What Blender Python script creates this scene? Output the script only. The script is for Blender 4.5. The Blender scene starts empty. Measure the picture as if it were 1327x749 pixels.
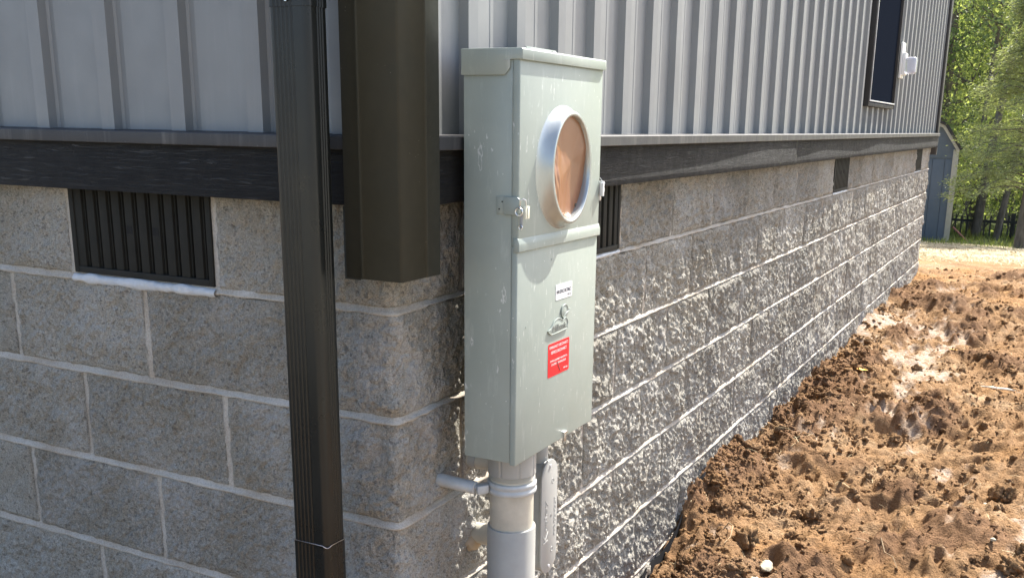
import bpy, bmesh, math, random
import numpy as np
from mathutils import Vector, Matrix

scene = bpy.context.scene
COL = scene.collection
rnd = random.Random(7)

# ------------------------------------------------------------------ camera
cam_d = bpy.data.cameras.new('camera')
cam = bpy.data.objects.new('camera', cam_d)
COL.objects.link(cam)
cr = Vector((0.88898007, 0.45771836, 0.01443414))
cd = Vector((0.1267458, -0.21563293, -0.96821379))
cf = Vector((-0.44005675, 0.86255223, -0.24970725))
m3 = Matrix((cr, -cd, -cf)).transposed()
cam.matrix_world = Matrix.Translation((1.01167, -1.44438, 0.32272)) @ m3.to_4x4()
cam_d.sensor_width = 36.0
cam_d.lens = 35.24
cam_d.shift_x = -0.0190
cam_d.shift_y = 0.0923
cam_d.clip_start = 0.02
cam_d.clip_end = 900
scene.camera = cam

# ------------------------------------------------------------------ light
SUN = Vector((0.225, 0.82, 1.0)).normalized()
elev = math.asin(SUN.z)
azim = math.atan2(SUN.x, SUN.y)
world = bpy.data.worlds.new('World')
scene.world = world
world.use_nodes = True
wn = world.node_tree
bg = wn.nodes['Background']
sky = wn.nodes.new('ShaderNodeTexSky')
sky.sky_type = 'NISHITA'
sky.sun_disc = False
sky.sun_elevation = elev
sky.sun_rotation = azim
sky.air_density = 0.8
sky.dust_density = 3.0
sky.ozone_density = 0.7
wn.links.new(sky.outputs['Color'], bg.inputs['Color'])
bg.inputs['Strength'].default_value = 0.15
sl = bpy.data.lights.new('sun', 'SUN')
sl.energy = 4.6
sl.angle = math.radians(0.5)
sl.color = (1.0, 0.955, 0.88)
so = bpy.data.objects.new('sun', sl)
COL.objects.link(so)
so.rotation_euler = SUN.to_track_quat('Z', 'Y').to_euler()
so.location = (2, 4, 6)
scene.view_settings.view_transform = 'Standard'
scene.view_settings.look = 'None'
scene.view_settings.gamma = 1.0
scene.view_settings.exposure = 1.5
scene.render.engine = 'CYCLES'

# ------------------------------------------------------------------ helpers
def empty(name, loc=(0, 0, 0)):
    o = bpy.data.objects.new(name, None)
    o.empty_display_size = 0.1
    o.location = loc
    COL.objects.link(o)
    return o

def tag(o, label=None, cat=None, group=None, kind=None):
    if label: o['label'] = label
    if cat: o['category'] = cat
    if group: o['group'] = group
    if kind: o['kind'] = kind
    return o

def mobj(name, V, F, mat=None, parent=None, smooth=False, loc=None):
    """V (n,3), F list of faces or an (m,4)/(m,3) int array; world coordinates"""
    me = bpy.data.meshes.new(name)
    V = np.asarray(V, dtype=np.float64)
    off = Vector(loc) if loc is not None else None
    if isinstance(F, np.ndarray):
        if off is not None: V = V - np.array(off)
        k = F.shape[1]
        me.vertices.add(len(V)); me.vertices.foreach_set('co', V.ravel())
        me.loops.add(F.size); me.loops.foreach_set('vertex_index', F.ravel().astype(np.int32))
        me.polygons.add(len(F))
        me.polygons.foreach_set('loop_start', (np.arange(len(F)) * k).astype(np.int32))
        me.polygons.foreach_set('loop_total', np.full(len(F), k, np.int32))
        me.update(calc_edges=True)
        me.validate()
    else:
        if off is not None: V = V - np.array(off)
        me.from_pydata([tuple(v) for v in V], [], F)
        me.update()
    if mat is not None: me.materials.append(mat)
    if smooth: me.polygons.foreach_set('use_smooth', [True] * len(me.polygons))
    o = bpy.data.objects.new(name, me)
    if off is not None: o.location = off
    COL.objects.link(o)
    if parent is not None: attach(o, parent)
    return o

def wloc(o):
    v = Vector(o.location)
    p = o.parent
    while p is not None:
        v += Vector(p.location); p = p.parent
    return v

def attach(o, parent):
    l = Vector(o.location) - wloc(parent)
    o.parent = parent
    o.location = l

class MB:
    def __init__(s): s.V = []; s.F = []
    def add(s, V, F):
        n = len(s.V); s.V += [tuple(v) for v in V]; s.F += [tuple(i + n for i in f) for f in F]
    def box(s, x0, x1, y0, y1, z0, z1):
        V = [(x, y, z) for x in (x0, x1) for y in (y0, y1) for z in (z0, z1)]
        s.add(V, [(0, 1, 3, 2), (4, 6, 7, 5), (0, 4, 5, 1), (2, 3, 7, 6), (0, 2, 6, 4), (1, 5, 7, 3)])
    def tube(s, pts, r, n=16, cap=True, closed=False):
        pts = [Vector(p) for p in pts]; m = len(pts)
        rs = r if isinstance(r, (list, tuple)) else [r] * m
        rings = []; prev = None
        for i, p in enumerate(pts):
            a = pts[i - 1] if (i > 0 or closed) else pts[i]
            b = pts[(i + 1) % m] if (i < m - 1 or closed) else pts[i]
            t = (b - a).normalized()
            if prev is None:
                u = t.orthogonal().normalized()
            else:
                u = (prev - t * prev.dot(t)).normalized()
            prev = u; w = t.cross(u)
            rings.append([p + (u * math.cos(2 * math.pi * k / n) + w * math.sin(2 * math.pi * k / n)) * rs[i] for k in range(n)])
        V = [v for R in rings for v in R]; F = []
        mm = m if closed else m - 1
        for i in range(mm):
            j = (i + 1) % m
            for k in range(n):
                F.append((i * n + k, i * n + (k + 1) % n, j * n + (k + 1) % n, j * n + k))
        if cap and not closed:
            F.append(tuple(range(n - 1, -1, -1))); F.append(tuple((m - 1) * n + k for k in range(n)))
        s.add(V, F)
    def prism(s, outline, axis, a, b):
        """outline: list of 2D points; axis 'x','y','z' the extrusion axis"""
        def P(u, v, w):
            return {'x': (w, u, v), 'y': (u, w, v), 'z': (u, v, w)}[axis]
        n = len(outline)
        V = [P(u, v, a) for u, v in outline] + [P(u, v, b) for u, v in outline]
        F = [tuple(range(n - 1, -1, -1)), tuple(range(n, 2 * n))]
        F += [(i, (i + 1) % n, n + (i + 1) % n, n + i) for i in range(n)]
        s.add(V, F)
    def build(s, name, mat, parent=None, smooth=False, bevel=0.0, loc=None, seg=2, angle=40):
        o = mobj(name, s.V, s.F, mat, parent, False, loc)
        bm = bmesh.new(); bm.from_mesh(o.data)
        bmesh.ops.recalc_face_normals(bm, faces=bm.faces)
        if bevel > 0:
            es = [e for e in bm.edges if len(e.link_faces) == 2 and e.calc_face_angle(0) > math.radians(30)]
            bmesh.ops.bevel(bm, geom=es, offset=bevel, offset_type='OFFSET', segments=seg, profile=0.5, affect='EDGES', clamp_overlap=True)
        bm.to_mesh(o.data); bm.free()
        if smooth or bevel > 0:
            o.data.polygons.foreach_set('use_smooth', [True] * len(o.data.polygons))
            try: o.data.set_sharp_from_angle(angle=math.radians(angle))
            except Exception: pass
        return o

# value noise in numpy
def _hash(ix, iy, seed):
    h = (ix.astype(np.int64) * 374761393 + iy.astype(np.int64) * 668265263 + seed * 1274126177) & 0xFFFFFFFF
    h = ((h ^ (h >> 13)) * 1274126177) & 0xFFFFFFFF
    h = h ^ (h >> 16)
    return (h & 0xFFFFFF) / float(0xFFFFFF)

def vnoise(x, y, seed=0):
    x0 = np.floor(x); y0 = np.floor(y)
    fx = x - x0; fy = y - y0
    fx = fx * fx * (3 - 2 * fx); fy = fy * fy * (3 - 2 * fy)
    a = _hash(x0, y0, seed); b = _hash(x0 + 1, y0, seed)
    c = _hash(x0, y0 + 1, seed); d = _hash(x0 + 1, y0 + 1, seed)
    return (a + (b - a) * fx) * (1 - fy) + (c + (d - c) * fx) * fy - 0.5

def worley(x, y, seed=0):
    """distance to the nearest and second nearest jittered point, and the nearest's random id"""
    x0 = np.floor(x); y0 = np.floor(y)
    d1 = np.full(x.shape, 9.0); d2 = np.full(x.shape, 9.0); rid = np.zeros(x.shape)
    for i in (-1, 0, 1):
        for j in (-1, 0, 1):
            cx = x0 + i; cy = y0 + j
            px = cx + _hash(cx, cy, seed); py = cy + _hash(cx, cy, seed + 5)
            d = np.hypot(px - x, py - y)
            r = _hash(cx, cy, seed + 9)
            m = d < d1
            d2 = np.where(m, d1, np.minimum(d2, d)); rid = np.where(m, r, rid); d1 = np.where(m, d, d1)
    return d1, d2, rid

def gridfaces(nu, nv):
    i = np.arange(nu - 1)[:, None] * nv + np.arange(nv - 1)[None, :]
    return np.stack([i, i + nv, i + nv + 1, i + 1], -1).reshape(-1, 4)

# ------------------------------------------------------------------ materials
class NT:
    def __init__(s, name):
        s.m = bpy.data.materials.new(name); s.m.use_nodes = True
        s.t = s.m.node_tree; s.b = s.t.nodes['Principled BSDF']
        s.out = s.t.nodes['Material Output']
        s.tc = s.t.nodes.new('ShaderNodeTexCoord')
        g = s.t.nodes.new('ShaderNodeNewGeometry'); s.pos = g.outputs['Position']
    def n(s, typ, **kw):
        nd = s.t.nodes.new(typ)
        for k, v in kw.items(): setattr(nd, k, v)
        return nd
    def l(s, a, b): s.t.links.new(a, b)
    def map(s, scale=(1, 1, 1), src=None, rot=(0, 0, 0)):
        mp = s.n('ShaderNodeMapping'); mp.inputs['Scale'].default_value = scale; mp.inputs['Rotation'].default_value = rot
        s.l(src or s.pos, mp.inputs['Vector']); return mp.outputs['Vector']
    def noise(s, scale, detail=4, rough=0.55, vec=None, dist=0.0):
        nd = s.n('ShaderNodeTexNoise'); nd.inputs['Scale'].default_value = scale
        nd.inputs['Detail'].default_value = detail; nd.inputs['Roughness'].default_value = rough
        nd.inputs['Distortion'].default_value = dist
        s.l(vec or s.pos, nd.inputs['Vector']); return nd.outputs['Fac']
    def voro(s, scale, feature='F1', vec=None, out='Distance'):
        nd = s.n('ShaderNodeTexVoronoi', feature=feature); nd.inputs['Scale'].default_value = scale
        s.l(vec or s.pos, nd.inputs['Vector']); return nd.outputs[out]
    def ramp(s, fac, stops, interp='LINEAR'):
        r = s.n('ShaderNodeValToRGB'); r.color_ramp.interpolation = interp
        e = r.color_ramp.elements
        while len(e) < len(stops): e.new(0.5)
        for i, (p, c) in enumerate(stops):
            e[i].position = p
            if not isinstance(c, (tuple, list)): c = (c, c, c)
            e[i].color = (*c, 1)
        s.l(fac, r.inputs['Fac']); return r.outputs['Color']
    def mix(s, fac, a, b, mode='MIX'):
        m = s.n('ShaderNodeMix', data_type='RGBA', blend_type=mode)
        for src, idx in ((fac, 0), (a, 6), (b, 7)):
            if isinstance(src, (int, float)): m.inputs[idx].default_value = src
            elif isinstance(src, (tuple, list)): m.inputs[idx].default_value = (*src, 1)
            else: s.l(src, m.inputs[idx])
        return m.outputs[2]
    def math(s, op, a, b=0.0):
        m = s.n('ShaderNodeMath', operation=op)
        for src, i in ((a, 0), (b, 1)):
            if isinstance(src, (int, float)): m.inputs[i].default_value = src
            else: s.l(src, m.inputs[i])
        return m.outputs[0]
    def bump(s, h, dist=0.002, strength=1.0, nrm=None):
        b = s.n('ShaderNodeBump'); b.inputs['Distance'].default_value = dist; b.inputs['Strength'].default_value = strength
        s.l(h, b.inputs['Height'])
        if nrm is not None: s.l(nrm, b.inputs['Normal'])
        return b.outputs['Normal']
    def set(s, color=None, rough=None, metal=None, normal=None, spec=None, coat=None):
        b = s.b
        for v, nm in ((color, 'Base Color'), (rough, 'Roughness'), (metal, 'Metallic'), (normal, 'Normal'), (spec, 'Specular IOR Level'), (coat, 'Coat Weight')):
            if v is None: continue
            if isinstance(v, (int, float)): b.inputs[nm].default_value = v
            elif isinstance(v, (tuple, list)): b.inputs[nm].default_value = (*v, 1)
            else: s.l(v, b.inputs[nm])
        return s.m

def mat_block():
    n = NT('split_face_block')
    big = n.noise(3.2, 4, 0.6)
    col = n.ramp(big, [(0.3, (0.32, 0.295, 0.24)), (0.55, (0.385, 0.365, 0.315)), (0.75, (0.45, 0.435, 0.395))])
    # each block a slightly different tone
    oi = n.n('ShaderNodeObjectInfo')
    tone = n.ramp(oi.outputs['Random'], [(0, 0.82), (1, 1.12)])
    col = n.mix(1.0, col, tone, 'MULTIPLY')
    g1 = n.noise(330, 3, 0.7)
    sp = n.ramp(g1, [(0.30, 0.42), (0.46, 0.92), (0.56, 1.05), (0.72, 1.5)])
    col = n.mix(1.0, col, sp, 'MULTIPLY')
    # sand coloured and dark aggregate
    vz = n.voro(210, out='Color')
    sep = n.n('ShaderNodeSeparateColor'); n.l(vz, sep.inputs[0])
    m1 = n.ramp(sep.outputs[0], [(0.88, 0.0), (0.92, 0.4)])
    col = n.mix(m1, col, (0.48, 0.45, 0.38))
    m2 = n.ramp(sep.outputs[1], [(0.91, 0.0), (0.94, 0.5)])
    col = n.mix(m2, col, (0.11, 0.10, 0.09))
    st = n.ramp(n.noise(9, 5, 0.65, n.map((1, 1, .55))), [(0.55, 0.0), (0.74, 0.5)])
    col = n.mix(n.math('MULTIPLY', st, 0.6), col, (0.27, 0.225, 0.16))
    ef = n.ramp(n.noise(6, 6, 0.7), [(0.50, 0.0), (0.72, 0.42)])
    col = n.mix(ef, col, (0.56, 0.55, 0.53))
    h = n.math('ADD', n.noise(420, 2, 0.6), n.math('MULTIPLY', n.noise(130, 3, 0.6), 1.6))
    return n.set(col, 0.95, normal=n.bump(h, 0.005, 1.0), spec=0.12)

def mat_mortar():
    n = NT('mortar')
    col = n.ramp(n.noise(7, 5, 0.6), [(0.3, (0.36, 0.30, 0.23)), (0.55, (0.44, 0.405, 0.35)), (0.8, (0.52, 0.50, 0.46))])
    g = n.ramp(n.noise(300, 3, 0.6), [(0.3, 0.75), (0.6, 1.08)])
    col = n.mix(1.0, col, g, 'MULTIPLY')
    return n.set(col, 0.92, normal=n.bump(n.noise(160, 4, 0.6), 0.0015), spec=0.1)

def mat_metal_paint(name, color, rough=0.38, dust=0.25, scale_var=0.1, dustcol=(0.55, 0.52, 0.47), spec=0.5, streak=True, bump=0.0):
    n = NT(name)
    v = n.ramp(n.noise(5.0, 4, 0.6), [(0.3, 1 - scale_var), (0.7, 1 + scale_var)])
    col = n.mix(1.0, color, v, 'MULTIPLY')
    if streak:
        s_ = n.noise(30, 5, 0.7, n.map((1, 1, 0.06)))
        f = n.ramp(s_, [(0.52, 0.0), (0.8, dust)])
        col = n.mix(f, col, dustcol)
    # chips of dust, tiny specks
    sp = n.voro(85, out='Distance')
    f2 = n.ramp(sp, [(0.05, min(1, dust * 1.6)), (0.085, 0.0)])
    gate = n.ramp(n.noise(9, 2, 0.5), [(0.52, 0.0), (0.6, 1.0)])
    f2 = n.math('MULTIPLY', f2, gate)
    col = n.mix(f2, col, dustcol)
    r = n.ramp(n.noise(14, 4, 0.6), [(0.3, rough * 0.85), (0.7, min(1, rough * 1.25))])
    nrm = None
    if bump: nrm = n.bump(n.noise(2.5, 2, 0.5), bump)
    return n.set(col, r, spec=spec, normal=nrm)

def mat_simple(name, color, rough=0.5, metal=0.0, spec=0.5, var=0.12, nscale=20, bump=0.0, bscale=120):
    n = NT(name)
    v = n.ramp(n.noise(nscale, 5, 0.6), [(0.3, 1 - var), (0.7, 1 + var)])
    col = n.mix(1.0, color, v, 'MULTIPLY')
    return n.set(col, rough, metal, spec=spec, normal=n.bump(n.noise(bscale, 4, 0.6), bump) if bump else None)

def mat_fascia():
    n = NT('fascia_board_paint')
    # embossed wood grain running along the board: fine wavy ridges
    s_x = n.map((7, 7, 120))
    g = n.noise(1.3, 5, 0.62, s_x, 1.6)
    w = n.ramp(g, [(0.36, 0.0), (0.47, 0.8), (0.5, 0.2), (0.62, 1.0)])
    col = n.ramp(n.noise(3, 5, 0.6), [(0.3, (0.030, 0.032, 0.033)), (0.7, (0.047, 0.049, 0.049))])
    dust = n.ramp(n.noise(26, 6, 0.7, n.map((1, 1, .7))), [(0.68, 0.0), (0.9, 0.2)])
    col = n.mix(dust, col, (0.30, 0.29, 0.27))
    rough = n.ramp(n.noise(30, 3, 0.5), [(0.3, 0.6), (0.7, 0.8)])
    return n.set(col, rough, normal=n.bump(w, 0.0045, 1.0), spec=0.22)

def mat_cabinet():
    n = NT('cabinet_grey_enamel')
    v = n.ramp(n.noise(6.0, 5, 0.65), [(0.3, (0.275, 0.315, 0.28)), (0.55, (0.30, 0.34, 0.305)), (0.75, (0.33, 0.37, 0.335))])
    # handling scuffs and a dusty film, scratches
    s1 = n.noise(38, 6, 0.75, n.map((1, 1, 0.18)))
    f = n.ramp(s1, [(0.57, 0.0), (0.80, 0.34)])
    col = n.mix(f, v, (0.66, 0.68, 0.66))
    s2 = n.noise(60, 3, 0.6, n.map((1, 2.4, 0.35), rot=(0.6, 0, 0)))
    f2 = n.ramp(s2, [(0.66, 0.0), (0.70, 0.6), (0.72, 0.0)])
    col = n.mix(f2, col, (0.75, 0.76, 0.74))
    sp = n.ramp(n.voro(70), [(0.05, 0.8), (0.08, 0.0)])
    gate = n.ramp(n.noise(12, 2), [(0.5, 0.0), (0.58, 1.0)])
    col = n.mix(n.math('MULTIPLY', sp, gate), col, (0.8, 0.8, 0.78))
    r = n.ramp(n.noise(20, 5, 0.6), [(0.3, 0.30), (0.7, 0.46)])
    return n.set(col, r, spec=0.34, normal=n.bump(n.noise(1.6, 2, 0.4), 0.004, 0.6))

def mat_soil():
    n = NT('red_clay_soil')
    at = n.n('ShaderNodeAttribute', attribute_name='zone')   # R: pale dry clay, G: dark damp clods, B: straw
    sep = n.n('ShaderNodeSeparateColor'); n.l(at.outputs['Color'], sep.inputs[0])
    base = n.ramp(n.noise(4.5, 6, 0.65), [(0.28, (0.205, 0.122, 0.062)), (0.5, (0.335, 0.203, 0.104)), (0.72, (0.42, 0.295, 0.18))])
    red = n.ramp(n.noise(1.7, 3, 0.5), [(0.52, 0.0), (0.7, 0.7)])
    base = n.mix(red, base, (0.40, 0.215, 0.085))
    dk = n.math('MULTIPLY', sep.outputs[1], 1.0)
    col = n.mix(dk, base, (0.20, 0.115, 0.065))
    pf = n.math('MULTIPLY', sep.outputs[0], n.ramp(n.noise(18, 6, 0.78), [(0.38, 0.05), (0.56, 0.95)]))
    col = n.mix(pf, col, (0.52, 0.43, 0.35))
    straw = n.ramp(n.noise(60, 5, 0.8, n.map((1, 1.0, 1))), [(0.3, (0.20, 0.145, 0.07)), (0.5, (0.28, 0.23, 0.13)), (0.7, (0.37, 0.32, 0.20))])
    col = n.mix(sep.outputs[2], col, straw)
    sx = n.n('ShaderNodeSeparateXYZ'); n.l(n.pos, sx.inputs[0])
    far = n.math('ADD', sx.outputs[1], n.math('MULTIPLY', n.noise(0.6, 4), 4.0))
    f1 = n.ramp(n.math('MULTIPLY', far, 0.02), [(0.36, 0.0), (0.42, 1.0)])
    f2 = n.ramp(n.math('MULTIPLY', far, -0.1), [(0.05, 0.0), (0.25, 1.0)])
    f3 = n.ramp(n.math('MULTIPLY', n.math('ADD', sx.outputs[0], n.math('MULTIPLY', n.noise(0.8, 3), 1.5)), 0.1), [(0.30, 0.0), (0.36, 1.0)])
    f2 = n.math('MAXIMUM', f2, f3)
    turf = n.ramp(n.noise(2.0, 5, 0.7), [(0.3, (0.045, 0.065, 0.02)), (0.7, (0.11, 0.12, 0.045))])
    col = n.mix(f1, col, turf)
    bounce_ground = n.ramp(n.noise(2.5, 5, 0.7), [(0.3, (0.36, 0.33, 0.25)), (0.7, (0.52, 0.48, 0.38))])  # pale unseen ground, brightened to bounce fill onto the shaded walls
    col = n.mix(f2, col, bounce_ground)
    fine = n.ramp(n.noise(240, 4, 0.75), [(0.3, 0.62), (0.5, 1.0), (0.7, 1.3)])
    col = n.mix(1.0, col, fine, 'MULTIPLY')
    h = n.math('ADD', n.noise(180, 5, 0.7), n.math('MULTIPLY', n.noise(60, 4, 0.7), 1.8))
    return n.set(col, 0.95, normal=n.bump(h, 0.011, 1.0), spec=0.08)

def mat_leaf(name, c1, c2, trans=0.5):
    n = NT(name)
    oi = n.n('ShaderNodeObjectInfo')
    f = n.noise(2.6, 3, 0.6)
    col = n.ramp(f, [(0.3, c1), (0.7, c2)])
    v = n.ramp(n.noise(40, 1), [(0.3, 0.65), (0.7, 1.35)])
    col = n.mix(1.0, col, v, 'MULTIPLY')
    n.set(col, 0.5, spec=0.35)
    tr = n.n('ShaderNodeBsdfTranslucent')
    tc = n.mix(1.0, col, (1.45, 1.45, 0.85), 'MULTIPLY'); n.l(tc, tr.inputs['Color'])
    ms = n.n('ShaderNodeMixShader'); ms.inputs[0].default_value = trans
    n.l(n.b.outputs[0], ms.inputs[1]); n.l(tr.outputs[0], ms.inputs[2]); n.l(ms.outputs[0], n.out.inputs['Surface'])
    return n.m

def mat_bark():
    n = NT('bark')
    g = n.noise(14, 6, 0.7, n.map((1, 1, .25)))
    col = n.ramp(g, [(0.3, (0.07, 0.06, 0.045)), (0.6, (0.18, 0.155, 0.125)), (0.8, (0.27, 0.245, 0.2))])
    return n.set(col, 0.9, normal=n.bump(g, 0.02), spec=0.1)

def mat_film():
    n = NT('brown_cardboard_film')
    c = n.ramp(n.noise(5, 2, 0.5), [(0.3, (0.19, 0.080, 0.032)), (0.7, (0.25, 0.112, 0.048))])
    return n.set(c, 0.42, normal=n.bump(n.noise(24, 2, 0.5), 0.0015, 0.5), spec=0.4, coat=0.22)

def mat_glass_dark():
    n = NT('dark_window_glass')
    return n.set((0.010, 0.013, 0.020), 0.95, spec=0.0)

def mat_clear_plastic():
    n = NT('clear_plastic')
    n.set((0.75, 0.77, 0.85), 0.15, spec=0.5)
    n.b.inputs['Transmission Weight'].default_value = 0.55
    n.b.inputs['IOR'].default_value = 1.4
    return n.m

def mat_shed():
    n = NT('shed_blue_paint')
    w = n.noise(3, 4, 0.6)
    col = n.ramp(w, [(0.3, (0.115, 0.14, 0.165)), (0.7, (0.14, 0.165, 0.195))])
    return n.set(col, 0.6, spec=0.3, normal=n.bump(n.noise(20, 4, 0.6, n.map((4, 4, .4))), 0.002))

M = {}
M['block'] = mat_block()
M['mortar'] = mat_mortar()
M['siding'] = mat_metal_paint('siding_grey_paint', (0.205, 0.212, 0.210), 0.5, 0.14, 0.05, (0.42, 0.42, 0.41), bump=0.006)
M['flash'] = mat_metal_paint('flashing_dark_paint', (0.045, 0.046, 0.048), 0.5, 0.16, 0.12, spec=0.35)
M['trim'] = mat_metal_paint('corner_trim_paint', (0.033, 0.038, 0.032), 0.6, 0.3, 0.05, (0.35, 0.34, 0.32), bump=0.004, streak=False, spec=0.4)
M['spout'] = mat_metal_paint('downspout_paint', (0.010, 0.0115, 0.0105), 0.3, 0.1, 0.12, (0.3, 0.28, 0.25), spec=0.35, streak=False)
M['fascia'] = mat_fascia()
M['vent'] = mat_simple('vent_black_plastic', (0.024, 0.024, 0.021), 0.65, spec=0.12, bump=0.0004)
M['void'] = mat_simple('dark_opening', (0.006, 0.006, 0.006), 0.9)  # near-black painting the unlit inside of vents and small holes
M['caulk'] = mat_simple('caulk', (0.52, 0.54, 0.55), 0.7, var=0.1, nscale=60, bump=0.003, bscale=90)
M['cab'] = mat_cabinet()
M['zinc'] = mat_simple('zinc_steel', (0.62, 0.63, 0.64), 0.3, 1.0, var=0.15)
M['film'] = mat_film()
M['white_sticker'] = mat_simple('white_sticker', (0.78, 0.79, 0.80), 0.4, var=0.03)
M['red_sticker'] = mat_simple('red_sticker', (0.72, 0.008, 0.018), 0.35, var=0.05)
M['ink'] = mat_simple('black_ink', (0.05, 0.05, 0.055), 0.5)
M['white_ink'] = mat_simple('white_ink', (0.82, 0.72, 0.72), 0.5)
M['pole'] = mat_simple('faded_red_paint', (0.42, 0.16, 0.12), 0.6)
M['tag'] = mat_simple('seal_tag_plastic', (0.62, 0.62, 0.50), 0.3)
M['emblem_dark'] = mat_simple('emblem_dark_grey', (0.17, 0.18, 0.165), 0.5)  # darker grey for the emblem lettering
M['ring'] = mat_simple('painted_aluminium', (0.40, 0.43, 0.42), 0.27, 0.55, var=0.08, nscale=14)
M['pvc_dark2'] = mat_simple('grey_pvc_cover', (0.335, 0.34, 0.325), 0.4, var=0.06, nscale=14)
M['pvc_light'] = mat_simple('grey_pvc_pale', (0.45, 0.44, 0.44), 0.5)  # paler grey for the cover screws
M['pvc'] = mat_simple('grey_pvc', (0.335, 0.335, 0.31), 0.42, var=0.1, nscale=12)
M['pvc_dark'] = mat_simple('grey_pvc_fitting', (0.30, 0.31, 0.30), 0.4, var=0.08, nscale=14)
M['tan_pipe'] = mat_simple('dusty_tan_pipe', (0.46, 0.43, 0.35), 0.5, var=0.16, nscale=18, bump=0.0004)
M['strap'] = mat_simple('grey_clamp_strap', (0.43, 0.45, 0.445), 0.35, var=0.1, nscale=50)
M['sealant'] = mat_simple('brown_sealant', (0.42, 0.34, 0.24), 0.8, bump=0.004, bscale=60)
M['glass'] = mat_glass_dark()
M['wframe'] = mat_metal_paint('window_frame_paint', (0.03, 0.03, 0.03), 0.6, 0.1, 0.08, spec=0.25)
M['lit_edge'] = mat_simple('lit_window_edge', (0.55, 0.56, 0.56), 0.4)  # pale window edges, sunlight on sill and reveal put into the colour
M['white_plastic'] = mat_simple('white_plastic', (0.74, 0.74, 0.72), 0.4, var=0.05)
M['clear'] = mat_clear_plastic()
M['soil'] = mat_soil()
M['shed'] = mat_shed()
M['cream'] = mat_simple('cream_trim', (0.46, 0.42, 0.33), 0.6, var=0.08)
M['shingle'] = mat_simple('shingle', (0.05, 0.045, 0.04), 0.9, var=0.3, nscale=30, bump=0.004)
M['bark'] = mat_bark()
M['leaf_a'] = mat_leaf('leaf_bright', (0.19, 0.23, 0.09), (0.38, 0.42, 0.18), 0.55)
M['leaf_b'] = mat_leaf('leaf_dark', (0.09, 0.13, 0.06), (0.20, 0.25, 0.11), 0.5)
M['leaf_c'] = mat_leaf('cedar_leaf', (0.17, 0.20, 0.10), (0.30, 0.33, 0.17), 0.45)
M['leaf_d'] = mat_leaf('leaf_pale', (0.34, 0.40, 0.14), (0.55, 0.60, 0.25), 0.6)
M['grass'] = mat_leaf('grass_blade', (0.09, 0.14, 0.03), (0.22, 0.24, 0.08), 0.4)
M['straw'] = mat_simple('straw', (0.44, 0.36, 0.21), 0.8, var=0.3, nscale=8)
M['fence'] = mat_simple('fence_dark_wood', (0.05, 0.047, 0.042), 0.8, var=0.2)
M['root'] = mat_simple('root_fibre', (0.36, 0.26, 0.15), 0.9, var=0.25)
M['stone'] = mat_simple('pale_stone', (0.40, 0.355, 0.26), 0.85, var=0.15, nscale=30, bump=0.004, bscale=60)
M['paper'] = mat_simple('paper_scrap', (0.82, 0.79, 0.72), 0.7, var=0.06)
M['yleaf'] = mat_simple('yellow_leaf', (0.70, 0.36, 0.03), 0.6, var=0.2)
M['membrane'] = mat_simple('black_membrane', (0.012, 0.012, 0.013), 0.95, spec=0.02)

# ------------------------------------------------------------------ the ground
LY = 8.13          # length of the right-hand wall
def ground_base(x, y):
    """smooth height of the ground"""
    wall = np.interp(y, [-6, 0, 0.9, 1.45, 1.75, 1.95, 2.45, 3.0, 3.9, 4.6, 5.4, 6.3, 8.0, 9.2], [-1.14, -1.14, -1.12, -1.07, -0.955, -0.90, -0.965, -1.0, -0.95, -0.965, -0.89, -0.92, -0.95, -0.95])
    away = np.interp(y, [-6, 0, 1.35, 3, 6, 9.2, 11, 14, 18, 26, 40], [-1.1, -1.1, -0.98, -0.96, -0.95, -0.96, -1.08, -1.29, -1.63, -1.95, -2.1])
    t = np.clip(np.abs(x) / 0.22, 0, 1); t = t * t * (3 - 2 * t)
    t = np.where(y > 8.6, 1.0, t)
    return wall * (1 - t) + away * t

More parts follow.
